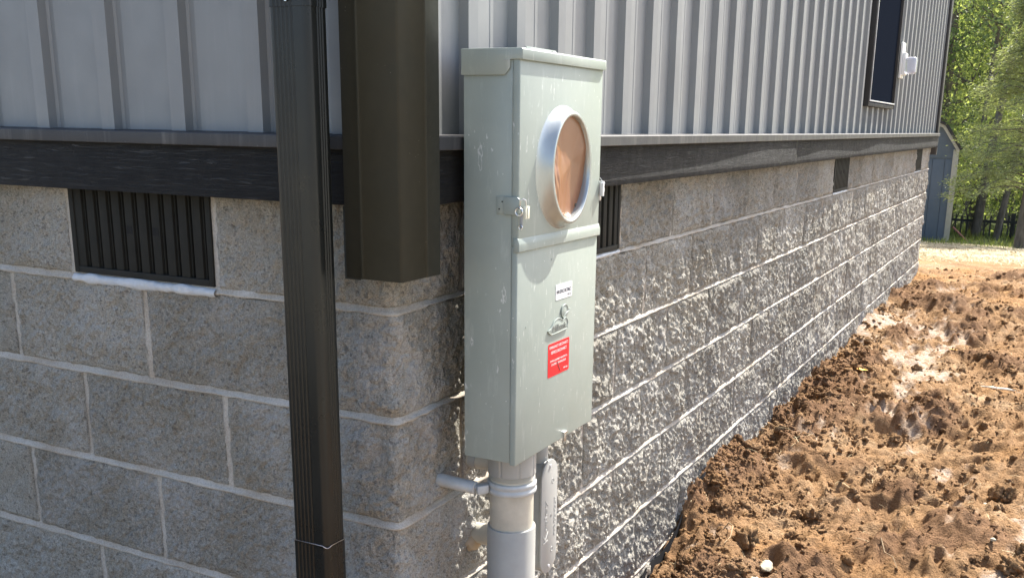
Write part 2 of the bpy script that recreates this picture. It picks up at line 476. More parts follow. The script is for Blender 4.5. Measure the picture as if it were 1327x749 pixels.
def soil_fields(x, y):
    rough = np.clip((9.6 - y) / 1.6, 0, 1)
    soft = np.clip(1 - np.abs(x - 0.5) / 5, 0.35, 1)
    # flat trampled pale clay patches
    p = vnoise(x * 1.9 + 3.1, y * 0.75, 11) + 0.65 * vnoise(x * 5.1, y * 2.4, 12) + 0.5 * vnoise(x * 13, y * 8, 13) + 0.4 * vnoise(x * 31, y * 22, 14)
    core = np.exp(-((x - 0.33) / 0.26) ** 2 - ((y - 4.9) / 1.5) ** 2) * 0.42 + np.exp(-((x - 0.42) / 0.14) ** 2 - ((y - 1.95) / 0.35) ** 2) * 0.25 + np.exp(-((x - 0.25) / 0.22) ** 2 - ((y - 7.5) / .7) ** 2) * 0.4
    pale = np.clip((p + core - 0.24) / 0.22, 0, 1)
    wx = x + 0.05 * vnoise(x * 7, y * 7, 3) + 0.012 * vnoise(x * 19, y * 19, 4); wy = y + 0.05 * vnoise(x * 7 + 9, y * 7, 5) + 0.012 * vnoise(x * 19 + 9, y * 19, 6)
    bil = lambda f, sd: 0.5 - np.abs(vnoise(wx * f, wy * f * 0.9, sd)) * 1.9
    gate = np.clip(vnoise(wx * 2.6, wy * 2.2, 24) * 3 + 0.45, 0, 1)
    big = np.clip(vnoise(wx * 4.6, wy * 4.0, 21) * 1.5 + 0.08, 0, 1) * 0.115 * gate + np.clip(bil(5.5, 25), 0, 1) * 0.02
    l2 = np.clip(bil(13, 22), -0.3, 1) * 0.044 * (0.3 + gate) + 0.022 * vnoise(wx * 21, wy * 20, 26)
    l3 = np.clip(bil(34, 23), -0.3, 1) * 0.018 + 0.014 * vnoise(wx * 52, wy * 50, 27) + 0.010 * vnoise(x * 90, y * 85, 28)
    fb = 0.10 * vnoise(x * 1.7, y * 1.3, 31) + 0.045 * vnoise(x * 4.3, y * 3.6, 32) + 0.012 * vnoise(x * 27, y * 27, 34) + 0.008 * vnoise(x * 75, y * 75, 35)
    q = 1 - 0.7 * pale
    h = (big * q + l2 * q + l3 * (1 - .6 * pale) + fb * (1 - .35 * pale)) * rough * soft
    # cracks pressed into the pale clay
    c1, c2, _ = worley(x * 11, y * 9, 41)
    h = h + pale * rough * (0.012 * vnoise(x * 16, y * 12, 42) + 0.006 * np.abs(vnoise(x * 33, y * 26, 43)) + 0.005 * vnoise(x * 80, y * 70, 44))
    h = h - np.clip(0.09 - (c2 - c1), 0, 1) * 0.12 * pale * rough
    h = h + (1 - rough) * 0.03 * vnoise(x * 2, y * 2, 51)
    damp = np.clip(big / 0.03 - 0.25 + 0.8 * vnoise(x * 2.2, y * 2.0, 52), 0, 1) * 0.85 * rough * (1 - pale)
    damp = np.maximum(damp, np.clip(vnoise(x * 1.2 + 7, y * .8, 55) * 2.6 - 0.2, 0, 1) * 0.6 * rough * (1 - pale))
    e_ = y + 0.5 * vnoise(x * 1.3, y * 1.0, 61) + 0.3 * vnoise(x * 6, y * 5, 62)
    straw = np.clip((e_ - 9.9) / 0.7, 0, 1)
    return h, pale * rough, damp, straw

def ground_mesh(name, xs, ys, rough_on=True):
    X, Y = np.meshgrid(xs, ys, indexing='ij')
    h, pale, damp, straw = soil_fields(X, Y)
    Z = ground_base(X, Y) + h
    V = np.stack([X, Y, Z], -1).reshape(-1, 3)
    o = mobj(name, V, gridfaces(len(xs), len(ys)), M['soil'], smooth=True)
    ca = o.data.color_attributes.new('zone', 'FLOAT_COLOR', 'POINT')
    c = np.ones((X.size, 4), np.float32)
    c[:, 0] = pale.ravel(); c[:, 1] = damp.ravel(); c[:, 2] = straw.ravel()
    ca.data.foreach_set('color', c.ravel())
    return o

def graded(a, b, s0, s1):
    out = [a]; 
    while out[-1] < b:
        t = (out[-1] - a) / (b - a)
        out.append(out[-1] + s0 + (s1 - s0) * t)
    out[-1] = b
    return np.array(out)

xs = np.concatenate([[-400, -120, -40, -14, -7, -4], np.arange(-3, -0.25, 0.12), np.arange(-.22, 1.35, 0.0075), graded(1.36, 4.5, 0.02, 0.25)[1:], [7, 14, 40, 120, 400]])
ys = np.concatenate([[-400, -120, -40, -12, -6], np.arange(-5, 0.6, 0.15), graded(0.7, 10.5, 0.0075, 0.03), graded(10.53, 30, 0.06, 0.6)[1:], [40, 60, 120, 400]])
tag(ground_mesh('ground', xs, ys), 'loose red clay soil dug up beside the wall, straw covered behind', kind='structure')

def gz(x, y):
    X = np.array([[float(x)]]); Y = np.array([[float(y)]])
    return float((ground_base(X, Y) + soil_fields(X, Y)[0])[0, 0])

# ------------------------------------------------------------------ the house
house = tag(empty('house', (0, 0, -1.1)), 'dark grey metal sided house on a rough concrete block foundation', 'house')
PITCH = 0.4064; CH = 0.2032; RC = 0.013
def wall_pos(s, d, z):
    """path coordinate: s<0 along the left wall, s>0 along the right wall, d outward"""
    th = np.clip((s + RC) / (2 * RC), 0, 1) * math.pi / 2
    nx, ny = np.sin(th), -np.cos(th)
    x = np.where(s < -RC, s, np.where(s > RC, d, -RC + (RC + d) * nx))
    y = np.where(s < -RC, -d, np.where(s > RC, s, RC + (RC + d) * ny))
    return np.stack([x, y, z + 0 * s], -1)

# mortar bed with tooled joints, one joined mesh
J = 0.0125
def mortar_mesh():
    Vs = []; Fs = []; n0 = 0
    # bed joints
    ss = np.concatenate([graded(-3.2, -0.02, 0.012, 0.012), np.linspace(-RC, RC, 5), graded(0.02, LY, 0.009, 0.03)])
    for k in range(0, 7):
        zc = -k * CH
        prof = [(-0.66, -0.02), (-0.58, -0.003), (-0.30, -0.0015), (0.10, 0.0022), (0.36, 0.0072), (0.54, 0.0055), (0.68, -0.012)]
        # listed top to bottom: recessed under the upper block, swelling out on the lower one
        U, W = np.meshgrid(ss, np.arange(len(prof)), indexing='ij')
        zz = np.array([-p[0] for p in prof])[W] * J * np.where(U > 0.1, 0.70, 1.15) + zc
        zz = zz + 0.004 * vnoise(U * 3, W * 0 + k * 7.3, 71) + 0.004 * vnoise(U * 40, W * 0.8 + k * 3, 72)
        dd = np.array([p[1] for p in prof])[W] + 0.0035 * vnoise(U * 28, W * 0.9 + k * 5, 73) * (W > 0) * (W < 6)
        Vs.append(wall_pos(U, dd, zz).reshape(-1, 3)); Fs.append(gridfaces(*U.shape) + n0); n0 += U.size
    return Vs, Fs, n0

Vs, Fs, n0 = mortar_mesh()
courses = []     # (course index, [joint positions])
for k in range(1, 8):
    z1 = -(k - 2) * CH; z0 = -(k - 1) * CH
    if k % 2 == 1:
        js = [-0.0061 - PITCH * i for i in range(7, 0, -1)] + [0.2260 + PITCH * i for i in range(0, 20)]
        js = [j for j in js if j < -0.1 or j > 0.1]
    else:
        js = [-0.2093 - PITCH * i for i in range(7, -1, -1)] + [0.4292 + PITCH * i for i in range(0, 19)]
    js = [j for j in js if j < LY - .08] + [LY]
    if k == 7: js = [j for j in js if j < 2.7]
    courses.append((k, z0, z1, js))
    for j in js:
        if j >= LY - .001: continue
        zz = np.arange(z0 + 0.004, z1 - 0.003, 0.008)
        prof = [(-0.85, -0.02), (-0.72, 0.0), (-0.3, -0.0018), (0.3, -0.0018), (0.72, 0.0), (0.85, -0.02)]
        if j > 0: prof = [(-0.95, -0.02), (-0.8, -0.0005), (-0.3, -0.0025), (0.3, -0.0025), (0.8, -0.0005), (0.95, -0.02)]
        U, W = np.meshgrid(np.arange(len(prof)), zz, indexing='ij')
        s = j + np.array([p[0] for p in prof])[U] * 0.0115 + 0.002 * vnoise(W * 30, U * 0 + j * 9, 74)
        d = np.array([p[1] for p in prof])[U] + 0.002 * vnoise(W * 45, U * .9 + j * 9, 75) * (U > 0) * (U < 5)
        V = wall_pos(s, d, W)
        Vs.append(V.reshape(-1, 3)[:, :]); Fs.append(gridfaces(*U.shape)[:, ::-1] + n0); n0 += U.size
fm = mobj('foundation_wall', np.concatenate(Vs), np.concatenate(Fs), M['mortar'], house, smooth=True)
core = MB(); core.box(-6, -0.0185, 0.0185, LY - 0.02, -1.5, 0.195)
core.build('block_core', M['mortar'], house)

VENTS_R = [(0.632, 1.039), (3.884, 4.290), (7.135, 7.541)]
VENTS_L = [(-0.819, -0.412), (-2.851, -2.444)]
def block_mesh(sa, sb, za, zb, res):
    g = 0.0068
    s0, s1, z0, z1 = sa + g, sb - g, za + g, zb - g
    nu = max(6, int((s1 - s0) / res)); nv = max(6, int((z1 - z0) / res))
    s = np.linspace(s0, s1, nu); z = np.linspace(z0, z1, nv)
    if s0 < -RC and s1 > RC:
        s = np.unique(np.concatenate([np.linspace(s0, -RC, max(3, int((-RC - s0) / res))), np.linspace(-RC, RC, 9), np.linspace(RC, s1, max(3, int((s1 - RC) / res)))]))
    s = np.concatenate([[s[0]], s, [s[-1]]]); z = np.concatenate([[z[0]], z, [z[-1]]])
    S, Z = np.meshgrid(s, z, indexing='ij')
    seed = int(abs(sa * 131 + za * 977)) % 90
    edge = np.minimum(np.minimum(S - s0, s1 - S), np.minimum(Z - z0, z1 - Z))
    fade = np.clip(edge / 0.022, 0, 1); fade = fade * (2 - fade)
    d = 0.0105 * vnoise(S * 9, Z * 9, 80 + seed) + 0.0085 * vnoise(S * 27, Z * 24, 81) + 0.0068 * vnoise(S * 66, Z * 52, 82) + 0.0078 * vnoise(S * 140, Z * 108, 83)
    if res < 0.0045: d = d + 0.0044 * vnoise(S * 250, Z * 220, 84)
    if sa > 0: d = d * 1.35
    d = 0.001 + 0.0035 * fade + d * (0.4 + 0.6 * fade)
    # ragged arrises
    S2 = S + 0.003 * vnoise(Z * 60, S * 8, 85) * (1 - fade); Z2 = Z + 0.003 * vnoise(S * 60, Z * 8, 86) * (1 - fade)
    pad = np.zeros(S.shape, bool); pad[0, :] = pad[-1, :] = True; pad[:, 0] = pad[:, -1] = True
    d = np.where(pad, -0.017, d)
    V = wall_pos(S2, d, Z2).reshape(-1, 3)
    return V, gridfaces(*S.shape)

nb = 0
for k, z0, z1, js in courses:
    for a, b in zip(js[:-1], js[1:]):
        if k == 1:
            skip = any(abs(a - va) < .03 for va, vb in VENTS_R) or any(abs(a - va) < .03 for va, vb in VENTS_L)
            if skip: continue
        if b - a > 0.9: continue
        near = (a < 0 and a > -1.3) or (0 <= a < 1.7)
        mid = (1.7 <= a < 3.4)
        res = 0.0033 if near else (0.0042 if mid else (0.0065 if a > 0 else 0.008))
        if k == 7 or a < -1.3: res = 0.009
        V, F = block_mesh(a, b, z0, z1, res)
        c = V.mean(0)
        o = mobj('block', V, F, M['block'], fm, smooth=True, loc=tuple(c))
        nb += 1

# crawl-space vents
def vent(horizontal_s0, s1, side):
    """built in local (u along the wall, d outward, z)"""
    w = s1 - horizontal_s0 - 0.014; u0 = horizontal_s0 + 0.007
    def T(u, d): return (u, -d) if side == 'L' else (d, u)
    def bx(mb, ua, ub, da, db, za, zb):
        a = T(ua, da); b = T(ub, db)
        mb.box(min(a[0], b[0]), max(a[0], b[0]), min(a[1], b[1]), max(a[1], b[1]), za, zb)
    fr = MB()
    zb, zt = 0.008, 0.20
    bx(fr, u0, u0 + 0.013, -0.03, 0.004, zb, zt); bx(fr, u0 + w - 0.013, u0 + w, -0.03, 0.004, zb, zt)
    bx(fr, u0 + 0.0131, u0 + w - 0.0131, -0.03, 0.0038, zb, zb + 0.013)
    v = fr.build('vent', M['vent'], house, bevel=0.0012)
    bk = MB(); bx(bk, u0 + .005, u0 + w - .005, -0.0184, -0.0172, zb + .002, zt); bk.build('vent_dark_sheet', M['void'], v)  # black sheet painting the unlit space behind the slats
    n = 10; p = (w - 0.026) / n
    for i in range(n):
        sl = MB()
        ua = u0 + 0.013 + i * p + (0.0 if i else 0.0); ub = ua + p * 0.60
        if side == 'R': ua, ub = u0 + 0.013 + i * p + p * .4, u0 + 0.013 + (i + 1) * p
        bx(sl, ua + 0.0002, ub, -0.016, 0.0015, zb + 0.0132, zt)
        lip = ub if side == 'L' else ua - 0.004
        bx(sl, lip + 0.0001, lip + 0.004, -0.016, -0.004, zb + 0.0134, zt - .0004)
        so_ = sl.build('slat', M['vent'], v, bevel=0.0008)
        if i in (4, 6):
            nt = MB(); bx(nt, ua + 0.002, ub - 0.004, 0.0008, 0.0021, 0.098, 0.114); nt.build('slat_notch', M['void'], v)
    return v
for a, b in VENTS_L[:1]: vent(a, b, 'L')
vent(*VENTS_R[0], 'R'); vent(*VENTS_R[1], 'R'); vent(*VENTS_R[2], 'R')
for a, b in VENTS_L[1:]: vent(a, b, 'L')

def caulk(s0, s1, ztop=0.008, k=1.0):
    ss = np.arange(s0, s1, 0.004); n = 8
    U, W = np.meshgrid(ss, np.arange(n), indexing='ij')
    a = W / (n - 1) * math.pi
    th = 0.0115 + 0.005 * vnoise(U * 30, U * 0, 90) + 0.002 * vnoise(U * 110, U * 0, 91)
    th = th * k
    z = ztop - 0.012 * (0.4 + 0.6 * k) - 0.02 * (U - s0) * 0 - np.cos(a) * -1 * th * 0.9 + 0.002 * vnoise(U * 70, W * .7, 92)
    d = 0.001 + np.sin(a) * 0.009 * k + 0.003 * vnoise(U * 60, W * 1.1, 93)
    d = np.where((W == 0) | (W == n - 1), -0.012, d)
    mobj('caulk_bead', wall_pos(U, d, z).reshape(-1, 3), gridfaces(*U.shape), M['caulk'], house, smooth=True)
caulk(-0.815, -0.412); caulk(0.636, 1.035, k=.5); caulk(3.89, 4.29, k=.5); caulk(7.14, 7.54, k=.4)

# siding: ribbed steel panels, five ribs to a sheet
RP = 0.187; ZS = 0.302; ZT = 3.0
def rib_profile(a):
    """rib with its leading edge at a"""
    return [(a, 0.011), (a + 0.005, 0.029), (a + 0.036, 0.031), (a + 0.042, 0.011), (a + 0.0445, 0.0085), (a + 0.048, 0.0112)]
def siding(side, first, n_panels, lo, hi):
    a = first
    for pidx in range(n_panels):
        pts = [(a - 0.001, 0.0095 if pidx else 0.011)]
        for r in range(5):
            e = a + 0.03 + r * RP
            pts += rib_profile(e)
            # faint stiffening crease in the pan
            pts += [(e + 0.112, 0.0112), (e + 0.1145, 0.0122), (e + 0.117, 0.0112)]
        end = a + 5 * RP
        pts.append((end + 0.002, 0.0118))
        pts = [(min(max(u, lo), hi), d) for u, d in pts]
        if side == 'L': V = [(-(u), -d, z) for z in (ZS, ZT) for u, d in pts]
        else: V = [(d, u, z) for z in (ZS, ZT) for u, d in pts]
        n = len(pts); F = [(i, i + 1, n + i + 1, n + i) if side == 'R' else (i + 1, i, n + i, n + i + 1) for i in range(n - 1)]
        o = mobj('siding_panel', V, F, M['siding'], house, smooth=False)
        a = end
# left side: mirror coordinate u=-x ; rib trailing edge (towards the corner) at u=.250,.437,...
def siding_left():
    edges = [0.250 - RP + RP * i for i in range(0, 31)]
    for p in range(0, 31, 5):
        pts = [(edges[p] - 0.06, 0.011)]
        for e in edges[p:p + 5]:
            # going away from the corner: groove, steep side, rib top, far side
            pts += [(e - 0.020, 0.0112), (e - 0.004, 0.0075), (e, 0.012), (e + 0.003, 0.029), (e + 0.036, 0.031), (e + 0.042, 0.0112)]
        pts.append((edges[p] + 5 * RP - 0.058, 0.0118))
        V = [(-u, -d, z) for z in (ZS, ZT) for u, d in pts]; n = len(pts)
        F = [(i + 1, i, n + i, n + i + 1) for i in range(n - 1)]
        mobj('siding_panel', V, F, M['siding'], house)
siding_left()
siding('R', 0.018 - 0.03 + .0, 9, 0.0, LY + 0.01)
wl = MB(); wl.box(-6.0, -0.003, 0.003, LY + .005, 0.28, 3.0); wl.build('wall_sheathing', M['flash'], house)
# roof (above the frame) with a small eave
rf = MB(); rf.prism([(-6.3, 3.0), (0.12, 3.0), (0.12, 3.12), (-3.0, 4.6), (-6.3, 3.12)], 'y', -0.12, LY + 0.12)
rf.build('roof', M['flash'], house)

# bottom flashing: sloping ledge and drip lip (runs round the corner)
FX = 0.067
outR = [(-0.005, 0.296), (FX - 0.003, 0.2955), (FX - 0.003, 0.2795), (FX, 0.2775), (FX + 0.0015, 0.2790), (FX + 0.0015, 0.2995), (FX - 0.001, 0.3012), (-0.005, 0.3040)]
def FXy(y): return np.interp(y, [0.46, 0.49, 1.6, 3.3, 5.8, 8.2], [0.067, 0.087, 0.083, 0.075, 0.067, 0.062])
ysf = np.concatenate([[0.0, 0.2, 0.46, 0.49], np.arange(0.6, LY, 0.2), [LY + 0.02]])
Vf = []
for yv in ysf:
    dx = float(FXy(yv)) - FX
    Vf += [(x + (dx if x > 0 else 0) , yv, z) for x, z in outR]
nf_ = len(outR); Ff = []
for i in range(len(ysf) - 1):
    Ff += [(i * nf_ + k, i * nf_ + (k + 1) % nf_, (i + 1) * nf_ + (k + 1) % nf_, (i + 1) * nf_ + k) for k in range(nf_)]
Ff += [tuple(range(nf_)), tuple((len(ysf) - 1) * nf_ + k for k in range(nf_))]
fl = MB(); fl.add(Vf, Ff); fl.build('flashing', M['flash'], house)
fl = MB(); fl.prism([(-d, z) for d, z in outR], 'x', -6.0, FX + 0.0012)
fl.build('flashing', M['flash'], house, bevel=0.0006)

# fascia boards: slightly bowed, so the lip shades them in waves
def fascia_R(y0, y1):
    ys_ = np.arange(y0, y1 + .001, 0.03); ys_[-1] = y1
    zs = [0.184, 0.1855, 0.21, 0.24, 0.27, 0.2945]
    Y, W = np.meshgrid(ys_, np.arange(len(zs) + 1), indexing='ij')
    gap = np.interp(Y, [0, 0.6, 1.2, 1.6, 1.95, 2.25, 2.7, 2.75, 3.3, 4.2, 4.9, 5.6, 8.2], [0.016, 0.014, 0.012, 0.010, 0.005, 0.0025, 0.003, 0.012, 0.006, 0.011, 0.003, 0.007, 0.005])
    face = FXy(Y) - 0.003 - gap
    zz = np.array([0.184] + zs)[W]
    X = np.where(W == 0, 0.0, face + np.array([0, -.0015, 0, 0, 0, 0, 0])[W])
    V = np.stack([X, Y, zz], -1).reshape(-1, 3)
    o = mobj('fascia_board', V, gridfaces(*Y.shape)[:, ::-1], M['fascia'], house)
    return o
fascia_R(-0.05, 2.699); fascia_R(2.701, 6.3); fascia_R(6.302, LY + 0.02)
def fascia_L(x0, x1):
    mb = MB(); mb.box(x0, x1, -0.058, -0.0, 0.186, 0.2945); mb.build('fascia_board', M['fascia'], house, bevel=0.0015)
fascia_L(-2.41, 0.047); fascia_L(-6.0, -2.412)

# outside corner trim with beads, hanging below the fascia
def corner_trim(cx_, cy_, sgn, zb, zt, name='corner_trim'):
    # outline in plan going from the left edge round the corner to the right edge
    if sgn > 0:
        pts = [(-0.046, cy_ + 0.034), (-0.046, cy_ + 0.002), (-0.0445, cy_), (-0.014, cy_), (-0.012, cy_ - 0.0022), (-0.009, cy_ - 0.0022), (-0.007, cy_),
               (cx_ - 0.004, cy_ - 0.001), (cx_, cy_ + 0.003), (cx_ - .0005, -0.002), (cx_ + 0.0022, 0.001), (cx_ + 0.0022, 0.004), (cx_, 0.007), (cx_, 0.045), (cx_ - 0.002, 0.047), (cx_ - 0.03, 0.047)]
    z = [zb, zt]
    V = []; th = 0.0012
    n = len(pts); c = (0.0, 0.0)
    for zz in z:
        for (x, y) in pts: V.append((x, y, zz))
    F = [(i, i + 1, n + i + 1, n + i) for i in range(n - 1)]
    o = mobj(name, V, F, M['trim'], house, smooth=True)
    m = o.modifiers.new('s', 'SOLIDIFY'); m.thickness = 0.0012; m.offset = -1
    try: o.data.set_sharp_from_angle(angle=math.radians(25))
    except Exception: pass
    return o
corner_trim(0.069, -0.074, 1, 0.066, 2.95)
# nailing flange with slots hanging behind the trim
nf = MB(); nf.box(-0.0715, -0.0385, -0.0435, -0.042, 0.058, 0.1835)
nf.build('nailing_flange', M['trim'], house)
for i, zc in enumerate((0.092, 0.138)):
    sl_ = MB(); sl_.box(-0.062, -0.059, -0.0442, -0.0436, zc - 0.014, zc + 0.012); sl_.build('nail_slot', M['zinc'], house, bevel=0.0002)
# far corner trim
ft = MB(); ft.box(-0.09, 0.05, LY + 0.0115, LY + 0.05, 0.12, 2.95); ft.box(0.034, 0.05, LY - 0.06, LY + 0.0113, 0.305, 2.95)
ft.build('corner_trim', M['flash'], house, bevel=0.001)

# window in the right wall
def window(y0, y1, z0, z1):
    f = MB(); w = 0.02
    f.box(0.0, 0.052, y0, y0 + w, z0, z1); f.box(0.0, 0.052, y1 - w, y1, z0, z1)
    f.box(0.0, 0.0505, y0 + w + .0002, y1 - w - .0002, z0, z0 + w); f.box(0.0, 0.0505, y0 + w + .0002, y1 - w - .0002, z1 - w, z1)
    win = f.build('window', M['wframe'], house, bevel=0.002)
    g = MB(); g.box(0.033, 0.036, y0 + w, y1 - w, z0 + w, z1 - w); g.build('pane', M['glass'], win)
    e = MB(); e.box(0.051, 0.056, y0 + 0.018, y1 - 0.018, z0 + 0.026, z0 + 0.033); e.build('sill', M['lit_edge'], win, bevel=0.001)  # sill strip, its sunlit brightness is in the colour
    e = MB(); e.box(0.0525, 0.0555, y0 + 0.02, y0 + 0.030, z0 + 0.034, z1 - 0.03); e.build('lit_reveal_edge', M['lit_edge'], win, bevel=0.001)  # pale strip painting the sunlit left reveal
window(4.41, 5.36, 0.448, 1.75)

# ------------------------------------------------------------------ downspout
def downspout():
    x0, x1, yf, yb = -0.116, -0.041, -0.156, -0.107
    def outline(g=0.0, flutes=True):
        pts = []
        def arc(cx_, cy_, r, a0, a1, n=4):
            for i in range(n + 1):
                a = math.radians(a0 + (a1 - a0) * i / n); pts.append((cx_ + (r) * math.cos(a), cy_ + (r) * math.sin(a)))
        r = 0.006
        arc(x0 - g + r, yf - g + r, r, 180, 270)
        if flutes:
            for fr in (0.15, 0.26, 0.37, 0.48, 0.59):
                c = x0 + (x1 - x0) * fr
                pts.extend([(c - 0.0026, yf - g), (c - 0.0008, yf - g + 0.0016), (c + 0.0008, yf - g + 0.0016), (c + 0.0026, yf - g)])
        r2 = 0.012
        arc(x1 + g - r2, yf - g + r2, r2, 270, 360, 6)
        if flutes:
            for fr in (0.5, 0.62, 0.74):
                c = yf + (yb - yf) * fr
                pts.extend([(x1 + g, c - 0.002), (x1 + g - 0.0014, c), (x1 + g, c + 0.002)])
        arc(x1 + g - r, yb + g - r, r, 0, 90); arc(x0 - g + r, yb + g - r, r, 90, 180)
        return pts
    t = tag(empty('downspout', ((x0 + x1) / 2, (yf + yb) / 2, -1.1)), 'glossy black fluted downspout running down the left wall beside the corner', 'downspout')
    a = MB(); a.prism(outline(), 'z', -0.3985, 0.50); a.build('pipe_section', M['spout'], t, smooth=True, angle=28)
    a = MB(); a.prism(outline(0.0014), 'z', 0.4945, 2.9); a.build('upper_section', M['spout'], t, smooth=True, angle=28)
    a = MB(); a.prism(outline(0.0012), 'z', -1.12, -0.40); a.build('lower_section', M['spout'], t, smooth=True, angle=28)
    a = MB(); pts = [(x, y, -0.3985 - 0.002 * math.sin(i)) for i, (x, y) in enumerate(outline(0.0022, False))]
    a.tube(pts, 0.0007, 6, closed=True); a.build('tie_wire', M['zinc'], t, smooth=True)
    # screws through the overlap
    for px_, pz in ((-0.088, 0.507), (-0.078, 0.504)):
        a = MB(); a.tube([(px_, yf - 0.003, pz), (px_, yf - 0.0055, pz)], 0.003, 6); a.build('screw', M['zinc'], t)
downspout()

# ------------------------------------------------------------------ lettering helper
def text(name, body, width, height, fmap, depth, mat, parent):
    cu = bpy.data.curves.new('t', 'FONT'); cu.body = body; cu.size = 1.0; cu.extrude = 0.5
    o = bpy.data.objects.new('t', cu); COL.objects.link(o)
    dg = bpy.context.evaluated_depsgraph_get(); dg.update()
    me = bpy.data.meshes.new_from_object(o.evaluated_get(dg))
    bpy.data.objects.remove(o); bpy.data.curves.remove(cu)
    co = np.zeros(len(me.vertices) * 3); me.vertices.foreach_get('co', co); co = co.reshape(-1, 3)
    mn = co.min(0); mx = co.max(0)
    u = (co[:, 0] - mn[0]) / (mx[0] - mn[0]) * width; v = (co[:, 1] - mn[1]) / (mx[1] - mn[1]) * height; w = (co[:, 2] + 0.5) * depth
    co2 = np.stack(fmap(u, v, w), -1)
    me.vertices.foreach_set('co', co2.ravel()); me.update(); me.name = name
    me.materials.clear(); me.materials.append(mat)
    r = bpy.data.objects.new(name, me); COL.objects.link(r)
    attach(r, parent); return r

# ------------------------------------------------------------------ meter box
BX0, BX1, BY0, BY1, BZ0, BZ1 = 0.075, 0.185, 0.115, 0.463, -0.288, 0.443
meter = tag(empty('meter_box', ((BX0 + BX1) / 2, (BY0 + BY1) / 2, BZ0)), 'tall pale grey electric meter box with a round opening, mounted near the house corner', 'meter box')
a = MB(); a.box(BX0, 0.1725, BY0, BY1, BZ0, BZ1 - .002); a.build('cabinet', M['cab'], meter, bevel=0.0018)
a = MB(); a.box(0.1727, BX1, BY0 - 0.0012, BY1 + 0.001, BZ0 - 0.004, 0.115); a.build('lower_cover', M['cab'], meter, bevel=0.0022, seg=3)
a = MB(); a.box(0.1727, BX1 + 0.0018, BY0 - 0.0014, BY1 + 0.0012, 0.1152, BZ1 - 0.004); up = a.build('upper_cover', M['cab'], meter, bevel=0.0022, seg=3)
# rolled lip along the bottom of the upper cover
a = MB()
lip = [(0.178, 0.129), (0.1868, 0.129), (0.1878, 0.1255), (0.1895, 0.121), (0.1899, 0.117), (0.1899, 0.1060), (0.1889, 0.1045), (0.178, 0.1045)]
a.prism([(x, z) for x, z in lip], 'y', BY0 - 0.004, BY1 + 0.004)
a.build('cover_lip', M['cab'], up, smooth=True, bevel=0.0009, angle=50)
# hood: cap with side cheeks cut away at an angle
hood = MB()
y0, y1 = BY0 - 0.0035, BY1 + 0.004
hood.prism([(BX0 - 0.001, 0.4475), (0.19, 0.4475), (0.1925, 0.445), (0.1925, 0.4285), (0.1912, 0.4285), (0.1912, 0.4455), (BX0 - 0.001, 0.4455)], 'y', y0, y1)
hb = hood.build('hood', M['cab'], meter, bevel=0.0008, seg=2)
for ya, yb in ((y0 - .0013, y0 - 0.0001), (y1 + 0.0001, y1 + .0013)):
    c = MB(); c.prism([(BX0 - 0.002, 0.4470), (0.1918, 0.4470), (0.1918, 0.4290), (0.1690, 0.4290), (0.1690, 0.4160), (0.1590, 0.4040), (BX0 - 0.002, 0.4040)], 'y', ya, yb)
    c.build('cheek', M['cab'], hb, bevel=0.0005)
s = MB(); s.box(0.157, 0.165, y0 - 0.0018, y0 - 0.0013, 0.4268, 0.4278); s.build('slot_mark', M['pvc_dark'], hb)
# mounting lugs standing up behind the hood
lg = MB(); lg.box(0.073, 0.0785, 0.345, 0.475, 0.43, 0.468); l_ = lg.build('mounting_lug', M['cab'], meter, bevel=0.0015)
for yy in (0.365, 0.452):
    s = MB(); s.tube([(0.079, yy, 0.461), (0.084, yy, 0.461)], [0.0055, 0.0045], 8); s.tube([(0.084, yy, 0.461), (0.087, yy, 0.463)], 0.002, 6)
    s.build('mounting_bolt', M['zinc'], l_, smooth=True, angle=50)

